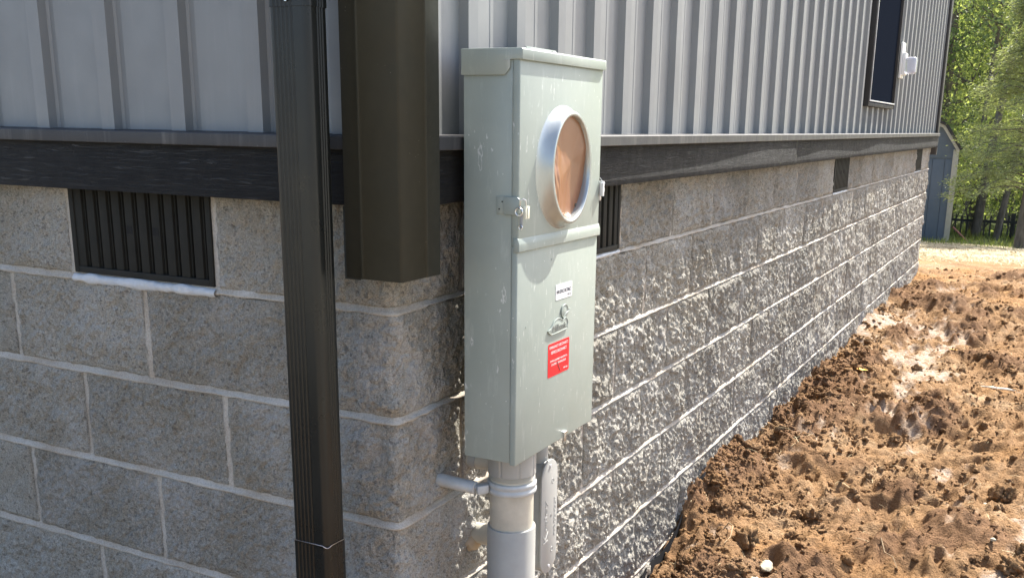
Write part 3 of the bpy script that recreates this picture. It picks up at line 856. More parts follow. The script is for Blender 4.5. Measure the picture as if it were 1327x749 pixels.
# socket ring, revolved
def ring():
    cy_, cz_ = 0.2865, 0.2455
    prof = [(0.1862, .112, .1135), (0.1880, .106, .1105), (0.1905, .1005, .1085), (0.1945, .0950, .1065), (0.2000, .0900, .1045), (0.2050, .0865, .1025), (0.2078, .0850, .1015), (0.2090, .0838, .1003),
            (0.2090, .0790, .0955), (0.2075, .0775, .0940), (0.2000, .0765, .0930), (0.1890, .0765, .0930)]
    n = 96; V = []; F = []
    for x, ry, rz in prof:
        for k in range(n):
            t = 2 * math.pi * k / n; V.append((x, cy_ + ry * math.cos(t), cz_ + rz * math.sin(t)))
    for i in range(len(prof) - 1):
        for k in range(n):
            F.append((i * n + k, i * n + (k + 1) % n, (i + 1) * n + (k + 1) % n, (i + 1) * n + k))
    o = mobj('socket_ring', V, F, M['ring'], meter, smooth=True)
    bm = bmesh.new(); bm.from_mesh(o.data); bmesh.ops.recalc_face_normals(bm, faces=bm.faces); bm.to_mesh(o.data); bm.free()
    # crumpled protective disc inside
    R = 30
    YY = [cy_]; ZZ = [cz_]
    for i in range(1, R + 1):
        for k in range(n):
            t = 2 * math.pi * k / n; YY.append(cy_ + 0.0768 * i / R * math.cos(t)); ZZ.append(cz_ + 0.0933 * i / R * math.sin(t))
    YY = np.array(YY)[:, None]; ZZ = np.array(ZZ)[:, None]; Uu = (YY - cy_) / 0.0768
    # a few flat facets with soft creases between them, crumpled towards the near edge
    XX = 0.1960 + 0 * YY
    for a_, c_, g_ in ((0.5, 0.2, 0.05), (2.1, 0.25, -0.06), (1.3, 0.45, 0.05), (-0.5, 0.3, -0.05), (2.7, 0.1, 0.05)):
        dd = (YY - cy_) * math.cos(a_) + (ZZ - cz_) * math.sin(a_)
        XX = XX + g_ * np.abs(dd - (c_ - 0.25) * 0.09)
    XX = XX + 0.004 * vnoise(YY * 26, ZZ * 15, 4)
    near_ = np.clip(-Uu - 0.35, 0, 1)
    XX = XX + near_ * (0.016 * np.abs(vnoise(YY * 70 + ZZ * 18, ZZ * 22, 14)) + 0.012 * vnoise(YY * 120, ZZ * 34, 15))
    V = np.concatenate([XX, YY, ZZ], 1); F = []
    for k in range(n): F.append((0, 1 + k, 1 + (k + 1) % n))
    for i in range(R - 1):
        for k in range(n):
            F.append((1 + i * n + k, 1 + (i + 1) * n + k, 1 + (i + 1) * n + (k + 1) % n, 1 + i * n + (k + 1) % n))
    d = mobj('protective_disc', V, F, M['film'], meter, smooth=True)
    bm = bmesh.new(); bm.from_mesh(d.data); bmesh.ops.recalc_face_normals(bm, faces=bm.faces)
    bm.to_mesh(d.data); bm.free()
    s = MB(); s.tube([(0.203, 0.313, 0.176), (0.2045, 0.313, 0.176)], 0.0035, 10); s.build('disc_hole', M['void'], d)
ring()

# side latch with padlock loop and tag
yl = BY0 - 0.0022
a = MB(); a.box(0.1435, 0.1595, yl - 0.0006, BY0 - 0.0002, 0.1705, 0.2005); lt = a.build('latch', M['cab'], meter, bevel=0.0004)
for zz, xx in ((0.192, 0.155), (0.179, 0.149)):
    s = MB(); s.tube([(xx, yl - 0.0006, zz), (xx, yl - 0.0013, zz)], 0.0014, 8); s.build('dark_hole', M['void'], lt)  # black dots painting the dark of two holes in the plate
a = MB(); a.prism([(0.1597, 0.1700), (0.1597, 0.2008), (0.186, 0.2008), (0.190, 0.198), (0.190, 0.1735), (0.186, 0.1700)], 'y', yl - 0.0035, BY0 - .0016); a.build('hasp', M['cab'], lt, bevel=0.0007)
a = MB(); a.prism([(0.1890, 0.170), (0.1955, 0.170), (0.1955, 0.150), (0.1922, 0.1455), (0.1890, 0.150)], 'y', yl - 0.0005, yl + 0.0016); a.build('lock_tab', M['pvc_dark'], lt, bevel=0.0004)
def loop(c, r, axis, rr, n=18):
    P = []
    for i in range(n):
        t = 2 * math.pi * i / n; u, v = r * math.cos(t), r * math.sin(t)
        P.append((c[0] + (u if axis != 'x' else 0), c[1] + (0 if axis == 'y' else (u if axis == 'x' else v)), c[2] + (v if axis != 'z' else 0)))
    m = MB(); m.tube(P, rr, 8, closed=True); return m
loop((0.191, yl - 0.006, 0.1765), 0.0068, 'y', 0.0013).build('seal_ring', M['zinc'], lt, smooth=True)
loop((0.1925, yl - 0.0022, 0.1495), 0.0034, 'y', 0.0009).build('seal_ring', M['zinc'], lt, smooth=True)
m = MB(); m.tube([(0.191, yl - .003, 0.184), (0.1935, yl - .006, 0.196), (0.1975, yl - 0.003, 0.1985), (0.2, yl + .002, 0.196), (0.2, yl + 0.004, 0.184)], 0.0011, 8); m.build('seal_wire', M['zinc'], lt, smooth=True)
m = MB(); m.box(0.1965, 0.2005, yl + 0.001, yl + 0.0165, 0.164, 0.1855); m.box(0.2007, 0.2015, yl + 0.0075, yl + 0.0095, 0.165, 0.1845)
m.build('seal_tag', M['tag'], lt, bevel=0.0006)
# right-hand latch tab
yr = BY1 + 0.0024
a = MB(); a.box(0.160, 0.1885, yr, yr + 0.0022, 0.176, 0.214); a.box(0.1888, 0.196, yr - 0.004, yr + 0.0022, 0.184, 0.214); rl = a.build('latch', M['white_plastic'], meter, bevel=0.0006)
a = MB(); a.prism([(yr + 0.0002, 0.2075), (yr + 0.010, 0.2055), (yr + 0.0135, 0.2), (yr + 0.0135, 0.188), (yr + 0.009, 0.184), (yr + 0.0095, 0.178), (yr + .006, 0.174), (yr + 0.0002, 0.176)], 'x', 0.1845, 0.1870); a.build('hasp', M['zinc'], rl, bevel=0.0005)
loop((0.1905, yr + 0.009, 0.196), 0.006, 'x', 0.0009).build('seal_ring', M['zinc'], rl, smooth=True)
m = MB(); m.tube([(0.1875, yr - 0.002, 0.221), (0.1925, yr + 0.002, 0.212), (0.1985, yr - .002, 0.21), (0.194, yr - 0.012, 0.2105)], 0.0008, 6); m.build('seal_wire', M['zinc'], rl, smooth=True)

# stickers, lying on the lower cover
def rrect(y0, y1, z0, z1, r, n=4):
    P = []
    for cy_, cz_, a0 in ((y1 - r, z1 - r, 0), (y0 + r, z1 - r, 90), (y0 + r, z0 + r, 180), (y1 - r, z0 + r, 270)):
        for i in range(n + 1):
            t = math.radians(a0 + 90 * i / n); P.append((cy_ + r * math.cos(t), cz_ + r * math.sin(t)))
    return P
XF = BX1 + 0.0001
a = MB(); a.prism(rrect(0.2725, 0.3455, -0.0035, 0.0262, 0.002), 'x', XF, XF + 0.0005); ws = a.build('white_sticker', M['white_sticker'], meter)
face = lambda yy, zz, xx: (lambda u, v, w: (xx + w, yy + u, zz + v))
text('sticker_lettering', 'MAIN SERVICE DISCONNECT', 0.067, 0.0072, face(0.2755, 0.0082, XF + 0.0006), 0.0002, M['ink'], ws)
text('sticker_lettering', 'MP-22', 0.0165, 0.0042, face(0.3245, -0.0002, XF + 0.0006), 0.0002, M['ink'], ws)
a = MB(); a.prism(rrect(0.2440, 0.3385, -0.1515, -0.0855, 0.003), 'x', XF, XF + 0.0005); rs_ = a.build('red_sticker', M['red_sticker'], meter)
for tx, w_, h_, yy, zz in (('EMERGENCY DISCONNECT,', 0.084, 0.0058, 0.2495, -0.0965), ('SERVICE DISCONNECT', 0.070, 0.0056, 0.2560, -0.1065),
                            ('SERVICE EQUIPMENT MAIN SWITCH', 0.076, 0.0042, 0.2530, -0.1230), ('LOCATED IN THIS ENCLOSURE', 0.066, 0.0040, 0.2580, -0.1300), ('MP-300', 0.018, 0.0032, 0.3130, -0.1455)):
    text('sticker_lettering', tx, w_, h_, face(yy, zz, XF + 0.0006), 0.0002, M['white_ink'], rs_)
a = MB(); a.prism([(0.281, -0.1245), (0.2835, -0.125), (0.300, -0.1465), (0.2965, -0.1455)], 'x', XF + 0.0009, XF + 0.0012); a.build('sticker_tear', M['ink'], rs_)
# embossed duck emblem
def emboss(pts, h, name, inset=0.0014):
    pts = np.array(pts); 
    # densify with a closed Catmull-Rom curve
    n = len(pts); Q = []
    for i in range(n):
        p0, p1, p2, p3 = pts[i - 1], pts[i], pts[(i + 1) % n], pts[(i + 2) % n]
        for t in np.linspace(0, 1, 6)[:-1]:
            Q.append(0.5 * ((2 * p1) + (-p0 + p2) * t + (2 * p0 - 5 * p1 + 4 * p2 - p3) * t * t + (-p0 + 3 * p1 - 3 * p2 + p3) * t ** 3))
    m = MB(); m.prism([tuple(q) for q in Q], 'x', XF - 0.0003, XF + h)
    o = m.build(name, M['cab'], duck, bevel=0.0006, seg=2, angle=60)
    r_ = MB(); r_.tube([(XF + h, q[0], q[1]) for q in Q[::2]], 0.0011, 6, closed=True); r_.build('emblem_ridge', M['cab'], duck, smooth=True)
    return o
duck = empty('duck_emblem', (XF, 0.29, -0.045)); attach(duck, meter)
emboss([(0.239, -0.058), (0.247, -0.064), (0.261, -0.067), (0.323, -0.065), (0.322, -0.061), (0.326, -0.055), (0.323, -0.048), (0.315, -0.0425), (0.303, -0.046), (0.294, -0.042), (0.282, -0.039), (0.271, -0.041), (0.263, -0.045), (0.255, -0.052), (0.248, -0.056)], 0.0020, 'duck_body')
emboss([(0.306, -0.0425), (0.298, -0.034), (0.297, -0.024), (0.303, -0.018), (0.313, -0.0165), (0.321, -0.020), (0.326, -0.027), (0.337, -0.029), (0.327, -0.032), (0.317, -0.035), (0.311, -0.04)], 0.0018, 'duck_head')
text('emblem_lettering', 'Milbank', 0.060, 0.0125, face(0.258, -0.0625, XF + 0.0021), 0.0005, M['emblem_dark'], duck)
# drain notch and a couple of small screws
a = MB(); a.box(BX1 - .001, BX1 + 0.0045, 0.318, 0.334, BZ0 + 0.004, BZ0 + 0.009); a.box(BX1 - .001, BX1 + 0.003, 0.322, 0.330, BZ0 - 0.012, BZ0 + 0.0038); a.build('seal_tab', M['zinc'], meter, bevel=0.0006)
for yy, zz in ((0.150, -0.035), (0.252, 0.078)):
    a = MB(); a.tube([(BX1, yy, zz), (BX1 + 0.0008, yy, zz)], 0.0016, 8); a.build('small_rivet', M['cab'], meter)

# ------------------------------------------------------------------ conduit riser
CX, CY = 0.13, 0.205
def lathe(prof, n=48):
    m = MB(); V = []; F = []
    for z, r in prof:
        for k in range(n):
            t = 2 * math.pi * k / n; V.append((CX + r * math.cos(t), CY + r * math.sin(t), z))
    for i in range(len(prof) - 1):
        for k in range(n): F.append((i * n + k, i * n + (k + 1) % n, (i + 1) * n + (k + 1) % n, (i + 1) * n + k))
    F.append(tuple(range(n))); F.append(tuple((len(prof) - 1) * n + k for k in range(n)))
    m.add(V, F); return m
riser = tag(empty('conduit_riser', (CX, CY, -1.12)), 'thick grey plastic conduit rising from the soil into the bottom of the meter box', 'conduit')
lathe([(-0.346, 0.0435), (-0.470, 0.0435)]).build('pipe', M['tan_pipe'], riser, smooth=True)
lathe([(-1.15, 0.0485), (-0.4515, 0.0485), (-0.4500, 0.0478), (-0.4495, 0.0440)]).build('sleeve', M['pvc'], riser, smooth=True, angle=50)
hubm = MB(); pts = []
for k in range(96):
    t = 2 * math.pi * k / 96; r = 0.0475 - (0.0018 if k % 12 == 0 else 0.0)
    pts.append((CX + r * math.cos(t), CY + r * math.sin(t)))
hubm.prism(pts, 'z', -0.3385, -0.293); hubm.build('hub_adapter', M['pvc'], riser, bevel=0.0006, angle=20)
thr = []; z = -0.3388
while z > -0.3475: thr += [(z, 0.0448), (z - 0.0009, 0.0462), (z - 0.0018, 0.0448)]; z -= 0.0019
lathe(thr).build('thread', M['tan_pipe'], riser, smooth=True, angle=20)

# strut clamp: pipe stand-off from the wall with a two-ridged strap
clamp = tag(empty('conduit_clamp', (0.0, 0.15, -0.36)), 'grey strap clamp with a stub bar holding the conduit off the block wall', 'clamp')
lathe([(-0.3535, 0.0440), (-0.3535, 0.0472), (-0.356, 0.0492), (-0.3615, 0.0492), (-0.3635, 0.0476), (-0.3665, 0.0476), (-0.3685, 0.0494), (-0.3745, 0.0494), (-0.377, 0.0474), (-0.377, 0.0440)]).build('strap', M['strap'], clamp, smooth=True, angle=45)
b = MB(); b.tube([(-0.01, 0.1415, -0.3575), (0.082, 0.1455, -0.3625)], 0.0128, 20); bar = b.build('standoff_bar', M['strap'], clamp, bevel=0.001, smooth=True)
b = MB(); b.tube([(0.0820, 0.1455, -0.3625), (0.0850, 0.1457, -0.3627)], 0.0065, 6); b.build('hex_bolt', M['zinc'], clamp)
b = MB(); b.prism([(0.076, 0.150), (0.092, 0.137), (0.105, 0.158), (0.092, 0.180)], 'z', -0.374, -0.356); b.build('strap_ear', M['strap'], clamp, bevel=0.003)

stub = tag(empty('pipe_stub', (0.0, 0.25, -0.35)), 'small grey pipe stub coming out of the block wall just under the meter box', 'pipe')
b = MB(); b.tube([(-0.01, 0.252, -0.347), (0.075, 0.252, -0.347), (0.088, 0.252, -0.340)], 0.0165, 20); b.build('pipe', M['tan_pipe'], stub, smooth=True, angle=50)
b = MB(); b.tube([(0.010, 0.252, -0.347), (0.026, 0.252, -0.347)], 0.0185, 20); b.build('collar', M['pvc'], stub, bevel=0.0008, smooth=True)
stub2 = tag(empty('wall_elbow_pipe', (0.0, 0.272, -0.52)), 'tan pipe entering the block wall low behind the conduit, sealed with brown putty', 'pipe')
b = MB(); b.tube([(-0.01, 0.280, -0.520), (0.05, 0.280, -0.520), (0.075, 0.280, -0.515)], [0.022, 0.022, 0.022], 24); b.build('pipe', M['tan_pipe'], stub2, smooth=True, angle=50)
def putty(c, r, name, parent):
    bm = bmesh.new(); bmesh.ops.create_icosphere(bm, subdivisions=3, radius=1)
    V = np.array([v.co for v in bm.verts]); F = [tuple(v.index for v in f.verts) for f in bm.faces]; bm.free()
    k = 1 + 0.5 * vnoise(V[:, 0] * 2.3 + 5, V[:, 1] * 2.3 + V[:, 2] * 3.1, 5) + 0.25 * vnoise(V[:, 0] * 6 + 5, V[:, 1] * 6 + V[:, 2] * 5.1, 6)
    V = V * k[:, None] * np.array(r) + np.array(c)
    mobj(name, V, F, M['sealant'], parent, smooth=True)
putty((0.002, 0.279, -0.535), (0.014, 0.034, 0.024), 'sealant', stub2)

# conduit body with screwed cover
lb = tag(empty('junction_fitting', (0.1, 0.40, -0.63)), 'grey plastic conduit fitting with an oval screwed cover on the wall right of the riser', 'conduit fitting')
def capsule(y0, y1, z0, z1, n=12):
    r = (y1 - y0) / 2; cy_ = (y0 + y1) / 2; P = []
    for i in range(n + 1): t = math.pi * i / n; P.append((cy_ + r * math.cos(t), z1 - r + r * math.sin(t)))
    for i in range(n + 1): t = math.pi + math.pi * i / n; P.append((cy_ + r * math.cos(t), z0 + r + r * math.sin(t)))
    return P
b = MB(); b.prism(capsule(0.364, 0.436, -0.633, -0.376), 'x', 0.058, 0.1135); b.build('body', M['pvc_dark'], lb, bevel=0.003, seg=3)
b = MB(); b.prism(capsule(0.361, 0.439, -0.636, -0.373), 'x', 0.1138, 0.1195); cv = b.build('cover', M['pvc_dark2'], lb, bevel=0.0018, seg=2)
for yy, zz in ((0.400, -0.388), (0.400, -0.621)):
    s = MB(); s.tube([(0.1196, yy, zz), (0.1215, yy, zz)], [0.0045, 0.0035], 12); s.build('screw', M['pvc_light'], cv, smooth=True, angle=40)
for yy, zz in ((0.414, -0.425), (0.414, -0.585)):
    loop((0.1196, yy, zz), 0.0050, 'x', 0.0006).build('moulded_ring', M['pvc_dark2'], cv, smooth=True)
vert = lambda yy, zz: (lambda u, v, w: (0.1194 + w, yy - v, zz + u))
text('moulded_lettering', 'K', 0.024, 0.024, vert(0.394, -0.560), 0.0010, M['pvc_dark2'], cv)
text('moulded_lettering', 'raloy', 0.072, 0.016, vert(0.392, -0.533), 0.0010, M['pvc_dark2'], cv)
text('moulded_lettering', '2', 0.008, 0.008, vert(0.412, -0.507), 0.0007, M['pvc_dark2'], cv)
text('moulded_lettering', 'PVC CONDUIT', 0.090, 0.008, vert(0.430, -0.555), 0.0007, M['pvc_dark2'], cv)
b = MB(); b.tube([(0.09, 0.398, -0.380), (0.09, 0.398, -0.345)], 0.0215, 24); b.build('hub', M['pvc_dark'], lb, bevel=0.001, smooth=True)
b = MB(); b.tube([(0.09, 0.398, -0.349), (0.09, 0.398, -0.288)], 0.0175, 24); b.build('pipe', M['pvc_dark'], lb, smooth=True, angle=50)
b = MB(); b.tube([(-0.01, 0.400, -0.600), (0.06, 0.400, -0.600)], 0.020, 24); b.build('rear_outlet', M['pvc_dark'], lb, smooth=True, angle=50)

# ------------------------------------------------------------------ covered outlet on the far end of the wall
out = tag(empty('outdoor_outlet', (0.04, 5.65, 0.64)), 'white outdoor outlet box with a clear bubble cover beside the window', 'outlet')
b = MB(); b.box(0.026, 0.040, 5.58, 5.70, 0.645, 0.865); b.build('mounting_block', M['white_plastic'], out, bevel=0.004)
b = MB(); b.box(0.0403, 0.060, 5.595, 5.690, 0.665, 0.800); b.build('box', M['white_plastic'], out, bevel=0.003)
b = MB(); b.prism(rrect(5.590, 5.695, 0.672, 0.775, 0.02), 'x', 0.0603, 0.125); b.build('bubble_cover', M['clear'], out, bevel=0.012, seg=3)

# ------------------------------------------------------------------ shed
def shed():
    x1 = -0.60; w = 2.5; x0 = x1 - w; yf = 18.5; L = 3.0; zb = -1.72; ze = 0.02; zk = 0.42; zr = 0.80
    kx = 0.27
    t = tag(empty('shed', (x1, yf, zb)), 'blue wooden garden shed with a gambrel roof and cream corner trim', 'shed')
    b = MB(); b.prism([(x0, zb), (x1, zb), (x1, ze), (x1 - kx, zk), ((x0 + x1) / 2, zr), (x0 + kx, zk), (x0, ze)], 'y', yf, yf + L); b.build('wall', M['shed'], t)
    # grooved siding boards on the front
    bw = 0.2; n = int(w / bw)
    for i in range(n):
        b = MB(); xa = x0 + i * w / n; b.box(xa + 0.006, xa + w / n - 0.006, yf - 0.012, yf - 0.0005, zb + 0.02, -0.175); b.build('board', M['shed'], t, bevel=0.002)
    b = MB(); b.prism([(x0 + .02, -0.150), (x1 - .02, -0.150), (x1 - .02, ze - 0.02), (x1 - kx, zk - 0.03), ((x0 + x1) / 2, zr - 0.03), (x0 + kx, zk - 0.03), (x0 + .02, ze - 0.02)], 'y', yf - 0.014, yf - 0.0005); b.build('gable_panel', M['shed'], t)
    for xa, xb in ((x1 - 0.085, x1 + 0.012), (x0 - 0.012, x0 + 0.085)):
        b = MB(); b.box(xa, xb, yf - 0.032, yf - 0.0145, zb, ze - .02); b.box(xb - .012 if xa > x0 + 1 else xa, xb if xa > x0 + 1 else xa + .012, yf - .0143, yf + 0.09, zb, ze - .02); b.build('corner_board', M['cream'], t, bevel=0.002)
    segs = [((x1 + 0.025, ze - 0.03), (x1 - kx, zk)), ((x1 - kx, zk), ((x0 + x1) / 2, zr)), (((x0 + x1) / 2, zr), (x0 + kx, zk)), ((x0 + kx, zk), (x0 - 0.05, ze - 0.03))]
    for (ax, az), (bx_, bz) in segs:
        d = Vector((bx_ - ax, bz - az)).normalized(); nn = Vector((-d.y, d.x)) * (1 if (-d.y, d.x)[1] > 0 else -1)
        b = MB(); b.prism([(ax, az), (bx_, bz), (bx_ + nn.x * 0.05, bz + nn.y * 0.05), (ax + nn.x * 0.05, az + nn.y * 0.05)], 'y', yf - 0.12, yf + L + 0.1); r_ = b.build('roof', M['shingle'], t)
        b = MB(); b.prism([(ax - nn.x * .05, az - nn.y * .05), (bx_ - nn.x * .05, bz - nn.y * .05), (bx_ - nn.x * .002, bz - nn.y * .002), (ax - nn.x * .002, az - nn.y * .002)], 'y', yf - 0.10, yf - 0.0145); b.build('rake_board', M['cream'], r_)
    t.rotation_euler.z = math.radians(6)
    t.location.x -= 0.02
shed()

# ------------------------------------------------------------------ picket fence behind the shed
def fence():
    y = 21.0; x0, x1 = -0.95, 1.6
    zb = -1.98
    t = tag(empty('picket_fence', ((x0 + x1) / 2, y, zb)), 'low dark picket fence in the shade at the edge of the wood', 'fence')
    for z in (zb + 0.16, zb + 0.52):
        b = MB(); b.box(x0, x1, y, y + 0.03, z, z + 0.05); b.build('rail', M['fence'], t)
    x = x0
    while x < x1:
        h = 0.66 + 0.04 * rnd.random()
        b = MB(); b.prism([(x, zb), (x + 0.03, zb), (x + 0.03, zb + h - .03), (x + 0.015, zb + h), (x, zb + h - .03)], 'y', y - 0.022, y - 0.001); b.build('picket', M['fence'], t)
        x += 0.105 + 0.01 * rnd.random()
    for x in (x0 - 0.1, 0.3, x1):
        b = MB(); b.box(x, x + 0.08, y + 0.031, y + 0.1, zb, zb + 0.72); b.build('post', M['fence'], t)
fence()
b = MB(); b.tube([(-0.64, 19.4, -1.45), (-0.25, 19.4, -1.80)], 0.018, 8)
tag(b.build('leaning_pole', M['pole'], None, smooth=True), 'thin reddish pole lying against the fence beside the shed', 'pole')

# ------------------------------------------------------------------ trees
nr = np.random.RandomState(5)
def leaves_mesh(name, P, size, mat, parent=None, aspect=0.6, droop=0.0, jitter=0.5, dirs=None):
    n = len(P)
    if dirs is None:
        D = nr.normal(size=(n, 3)); D[:, 2] -= droop
    else: D = dirs + nr.normal(size=(n, 3)) * jitter
    D /= np.linalg.norm(D, axis=1)[:, None]
    R = nr.normal(size=(n, 3)); S = np.cross(D, R); S /= np.linalg.norm(S, axis=1)[:, None] + 1e-9
    L = size * (0.6 + 0.8 * nr.rand(n))[:, None]; W = L * aspect * 0.5
    V = np.stack([P - D * L * .5, P + S * W, P + D * L * .5, P - S * W], 1).reshape(-1, 3)
    F = np.arange(4 * n).reshape(-1, 4)
    return mobj(name, V, F, mat, parent)

def limb(p, d, L, r, depth, mb, ends, bend=0.25):
    pts = [Vector(p)]; dd = Vector(d).normalized(); rs = [r]
    n = 5
    for i in range(n):
        dd = (dd + Vector((rnd.uniform(-1, 1), rnd.uniform(-1, 1), rnd.uniform(-.5, .8))) * bend * 0.5).normalized()
        pts.append(pts[-1] + dd * L / n); rs.append(r * (1 - 0.62 * (i + 1) / n))
    mb.tube(pts, rs, 7)
    if depth > 0:
        for k in range(3 if depth > 1 else 3):
            i = rnd.randint(2, n)
            e = Vector((rnd.uniform(-1, 1), rnd.uniform(-1, 1), rnd.uniform(-0.1, 0.9)))
            limb(pts[i], (dd * 0.5 + e).normalized(), L * rnd.uniform(0.5, 0.75), rs[i] * 0.6, depth - 1, mb, ends, bend)
    ends += pts[2:]

def tree(x, y, h, spread, nleaf, size, mat, label, r=0.09, lean=(0, 0), low=0.2, cat='tree', fork=2, group=None, clump=0.35):
    z = gz(x, y) - 0.1
    t = tag(empty('tree', (x, y, z)), label, cat, group)
    mb = MB(); ends = []
    top = Vector((x + lean[0], y + lean[1], z + h))
    pts = []; rs = []
    ph = rnd.uniform(0, 6)
    for i in range(9):
        q = i / 8; pts.append(Vector((x, y, z)).lerp(top, q) + Vector((0.10 * math.sin(ph + 4 * q), 0.05 * math.cos(ph + 5 * q), 0)) * (h * .12)); rs.append(r * (1 - 0.75 * q))
    mb.tube(pts, rs, 10)
    nlimb = int(h * 2.4)
    for k in range(nlimb):
        q = low + (1 - low) * (k + rnd.random()) / nlimb
        p = Vector(pts[min(8, int(q * 8))]).lerp(pts[min(8, int(q * 8) + 1)], q * 8 - int(q * 8))
        a = rnd.uniform(0, 2 * math.pi)
        limb(p, (math.cos(a), math.sin(a), rnd.uniform(0.1, 0.8)), spread * rnd.uniform(.6, 1.0) * (1.1 - 0.5 * q), r * 0.45 * (1.1 - 0.8 * q), fork - 1, mb, ends)
    mb.build('trunk', M['bark'], t, smooth=True)
    E_ = np.array([tuple(e) for e in ends])
    # choose clump centres, leave gaps
    keep = E_[nr.rand(len(E_)) < 0.75]
    idx = nr.randint(0, len(keep), nleaf)
    P = keep[idx] + nr.normal(size=(nleaf, 3)) * clump * np.array([1, 1, 0.6]) * (0.3 + nr.rand(nleaf)[:, None])
    leaves_mesh('crown', P, size, M[mat], t)
    return t
G = 'trees at the edge of the wood'
tree(-0.45, 22.6, 7.5, 1.5, 4500, 0.085, 'leaf_a', 'slim forked tree with bright sunlit leaves behind the shed corner', 0.075, (-0.1, 0.3), 0.12, group=G, clump=0.3)
tree(-0.28, 20.9, 7.0, 1.2, 3500, 0.085, 'leaf_b', 'dark leaning trunk rising behind the fence right of the shed', 0.095, (0.55, 0.2), 0.45, group=G)
tree(0.02, 20.2, 6.5, 1.1, 2500, 0.085, 'leaf_b', 'slender trunk leaning right at the edge of the picture', 0.065, (0.95, 0.2), 0.5, group=G)
tree(-1.6, 24.5, 8.5, 2.0, 7500, 0.10, 'leaf_b', 'dense dark green tree half hidden behind the house and shed', 0.13, group=G, low=0.1)
tree(0.9, 25.5, 9.0, 2.0, 8000, 0.10, 'leaf_a', 'broad bright green tree at the right edge behind the cedar', 0.13, group=G, low=0.08)
tree(-3.6, 23.0, 8.0, 1.8, 6000, 0.10, 'leaf_b', 'green tree standing behind the shed', 0.12, group=G, low=0.15)
tree(3.0, 24.0, 8.0, 1.9, 7000, 0.10, 'leaf_d', 'pale leaved tree beyond the right edge of the picture', 0.12, group=G, low=0.15)
tree(-0.2, 28.5, 9.0, 2.2, 8500, 0.11, 'leaf_d', 'tall pale yellow green tree farthest back in the gap', 0.12, group=G, low=0.06)

# cedar with drooping sprays
def cedar(x, y, h):
    z = gz(x, y) - 0.1
    t = tag(empty('cedar_tree', (x, y, z)), 'soft grey green cedar with drooping sprays reaching in from the right edge', 'tree')
    mb = MB(); mb.tube([(x, y, z), (x + 0.05, y, z + h * .4), (x, y + .1, z + h)], [0.11, 0.07, 0.02], 10)
    P = []; D = []
    for k in range(100):
        q = 0.22 + 0.76 * k / 100; a = rnd.uniform(0, 2 * math.pi); L = (1.65 - 1.35 * q) * rnd.uniform(0.65, 1.1)
        c = Vector((x, y, z + h * q)); pts = []
        for i in range(8):
            s_ = i / 7; pts.append(c + Vector((math.cos(a) * L * s_, math.sin(a) * L * s_, 0.16 * L * s_ * 2 - 0.40 * L * s_ * s_ + 0.03 * math.sin(9 * s_ + k))))
        mb.tube(pts, [0.014 * (1 - .8 * i / 7) for i in range(8)], 5)
        dv = np.array([math.cos(a), math.sin(a), -0.25])
        for i in range(2, 8):
            m_ = 60 + 4 * i
            side = np.array([-math.sin(a), math.cos(a), 0])
            p = np.array(pts[i]) + nr.normal(size=(m_, 3)) * np.array([0.075, 0.075, 0.055])
            P.append(p); D.append(np.tile(dv, (m_, 1)) + side * nr.normal(size=(m_, 1)) * 0.9)
    mb.build('trunk', M['bark'], t, smooth=True)
    leaves_mesh('crown', np.concatenate(P), 0.062, M['leaf_c'], t, aspect=0.20, dirs=np.concatenate(D), jitter=0.35)
cedar(0.62, 16.6, 4.6)

# understorey shrubs and the far wood
def shrub(x, y, r, n, mat, label, size=0.07):
    z = gz(x, y)
    t = tag(empty('shrub', (x, y, z)), label, 'shrub', 'shrubs under the trees')
    mb = MB(); ends = []
    for k in range(7):
        a = rnd.uniform(0, 6.28); limb((x, y, z - .05), (math.cos(a) * .6, math.sin(a) * .6, 1), r * 1.5, 0.012, 1, mb, ends)
    mb.build('stem', M['bark'], t)
    E_ = np.array([tuple(e) for e in ends]); idx = nr.randint(0, len(E_), n)
    leaves_mesh('foliage', E_[idx] + nr.normal(size=(n, 3)) * 0.18 * r, size, M[mat], t)
shrub(-0.35, 22.0, 1.0, 2500, 'leaf_d', 'low bright shrub behind the picket fence')
shrub(0.35, 21.8, 1.1, 2500, 'leaf_b', 'dark shrub behind the right end of the fence')
shrub(1.2, 20.8, 1.0, 2200, 'leaf_a', 'green shrub right of the fence beyond the cedar')
shrub(-1.0, 23.3, 1.5, 3000, 'leaf_a', 'tall green shrub behind the right side of the shed')

def woodland():
    n = 60000
    X = nr.uniform(-15, 12, n); Y = nr.uniform(30, 44, n)
    Z = -2.2 + 10.5 * nr.rand(n) ** 0.9
    keep = (vnoise(X * 0.9 + 0.3 * Y, Z * 0.9, 91) + 0.6 * vnoise(X * 2.6, Z * 2.6 + Y, 92)) > -0.14
    P = np.stack([X, Y, Z], -1)[keep]
    o = leaves_mesh('woodland', P, 0.24, M['leaf_a'], aspect=0.7)
    tag(o, 'sunlit leafy woodland filling the distance behind the shed', kind='stuff')
    n = 26000
    X = nr.uniform(-16, 13, n); Y = nr.uniform(44, 50, n); Z = -2.2 + 12 * nr.rand(n)
    o = leaves_mesh('woodland', np.stack([X, Y, Z], -1), 0.55, M['leaf_b'], aspect=0.8)
    tag(o, 'darker depth of the wood farther back', kind='stuff')
woodland()
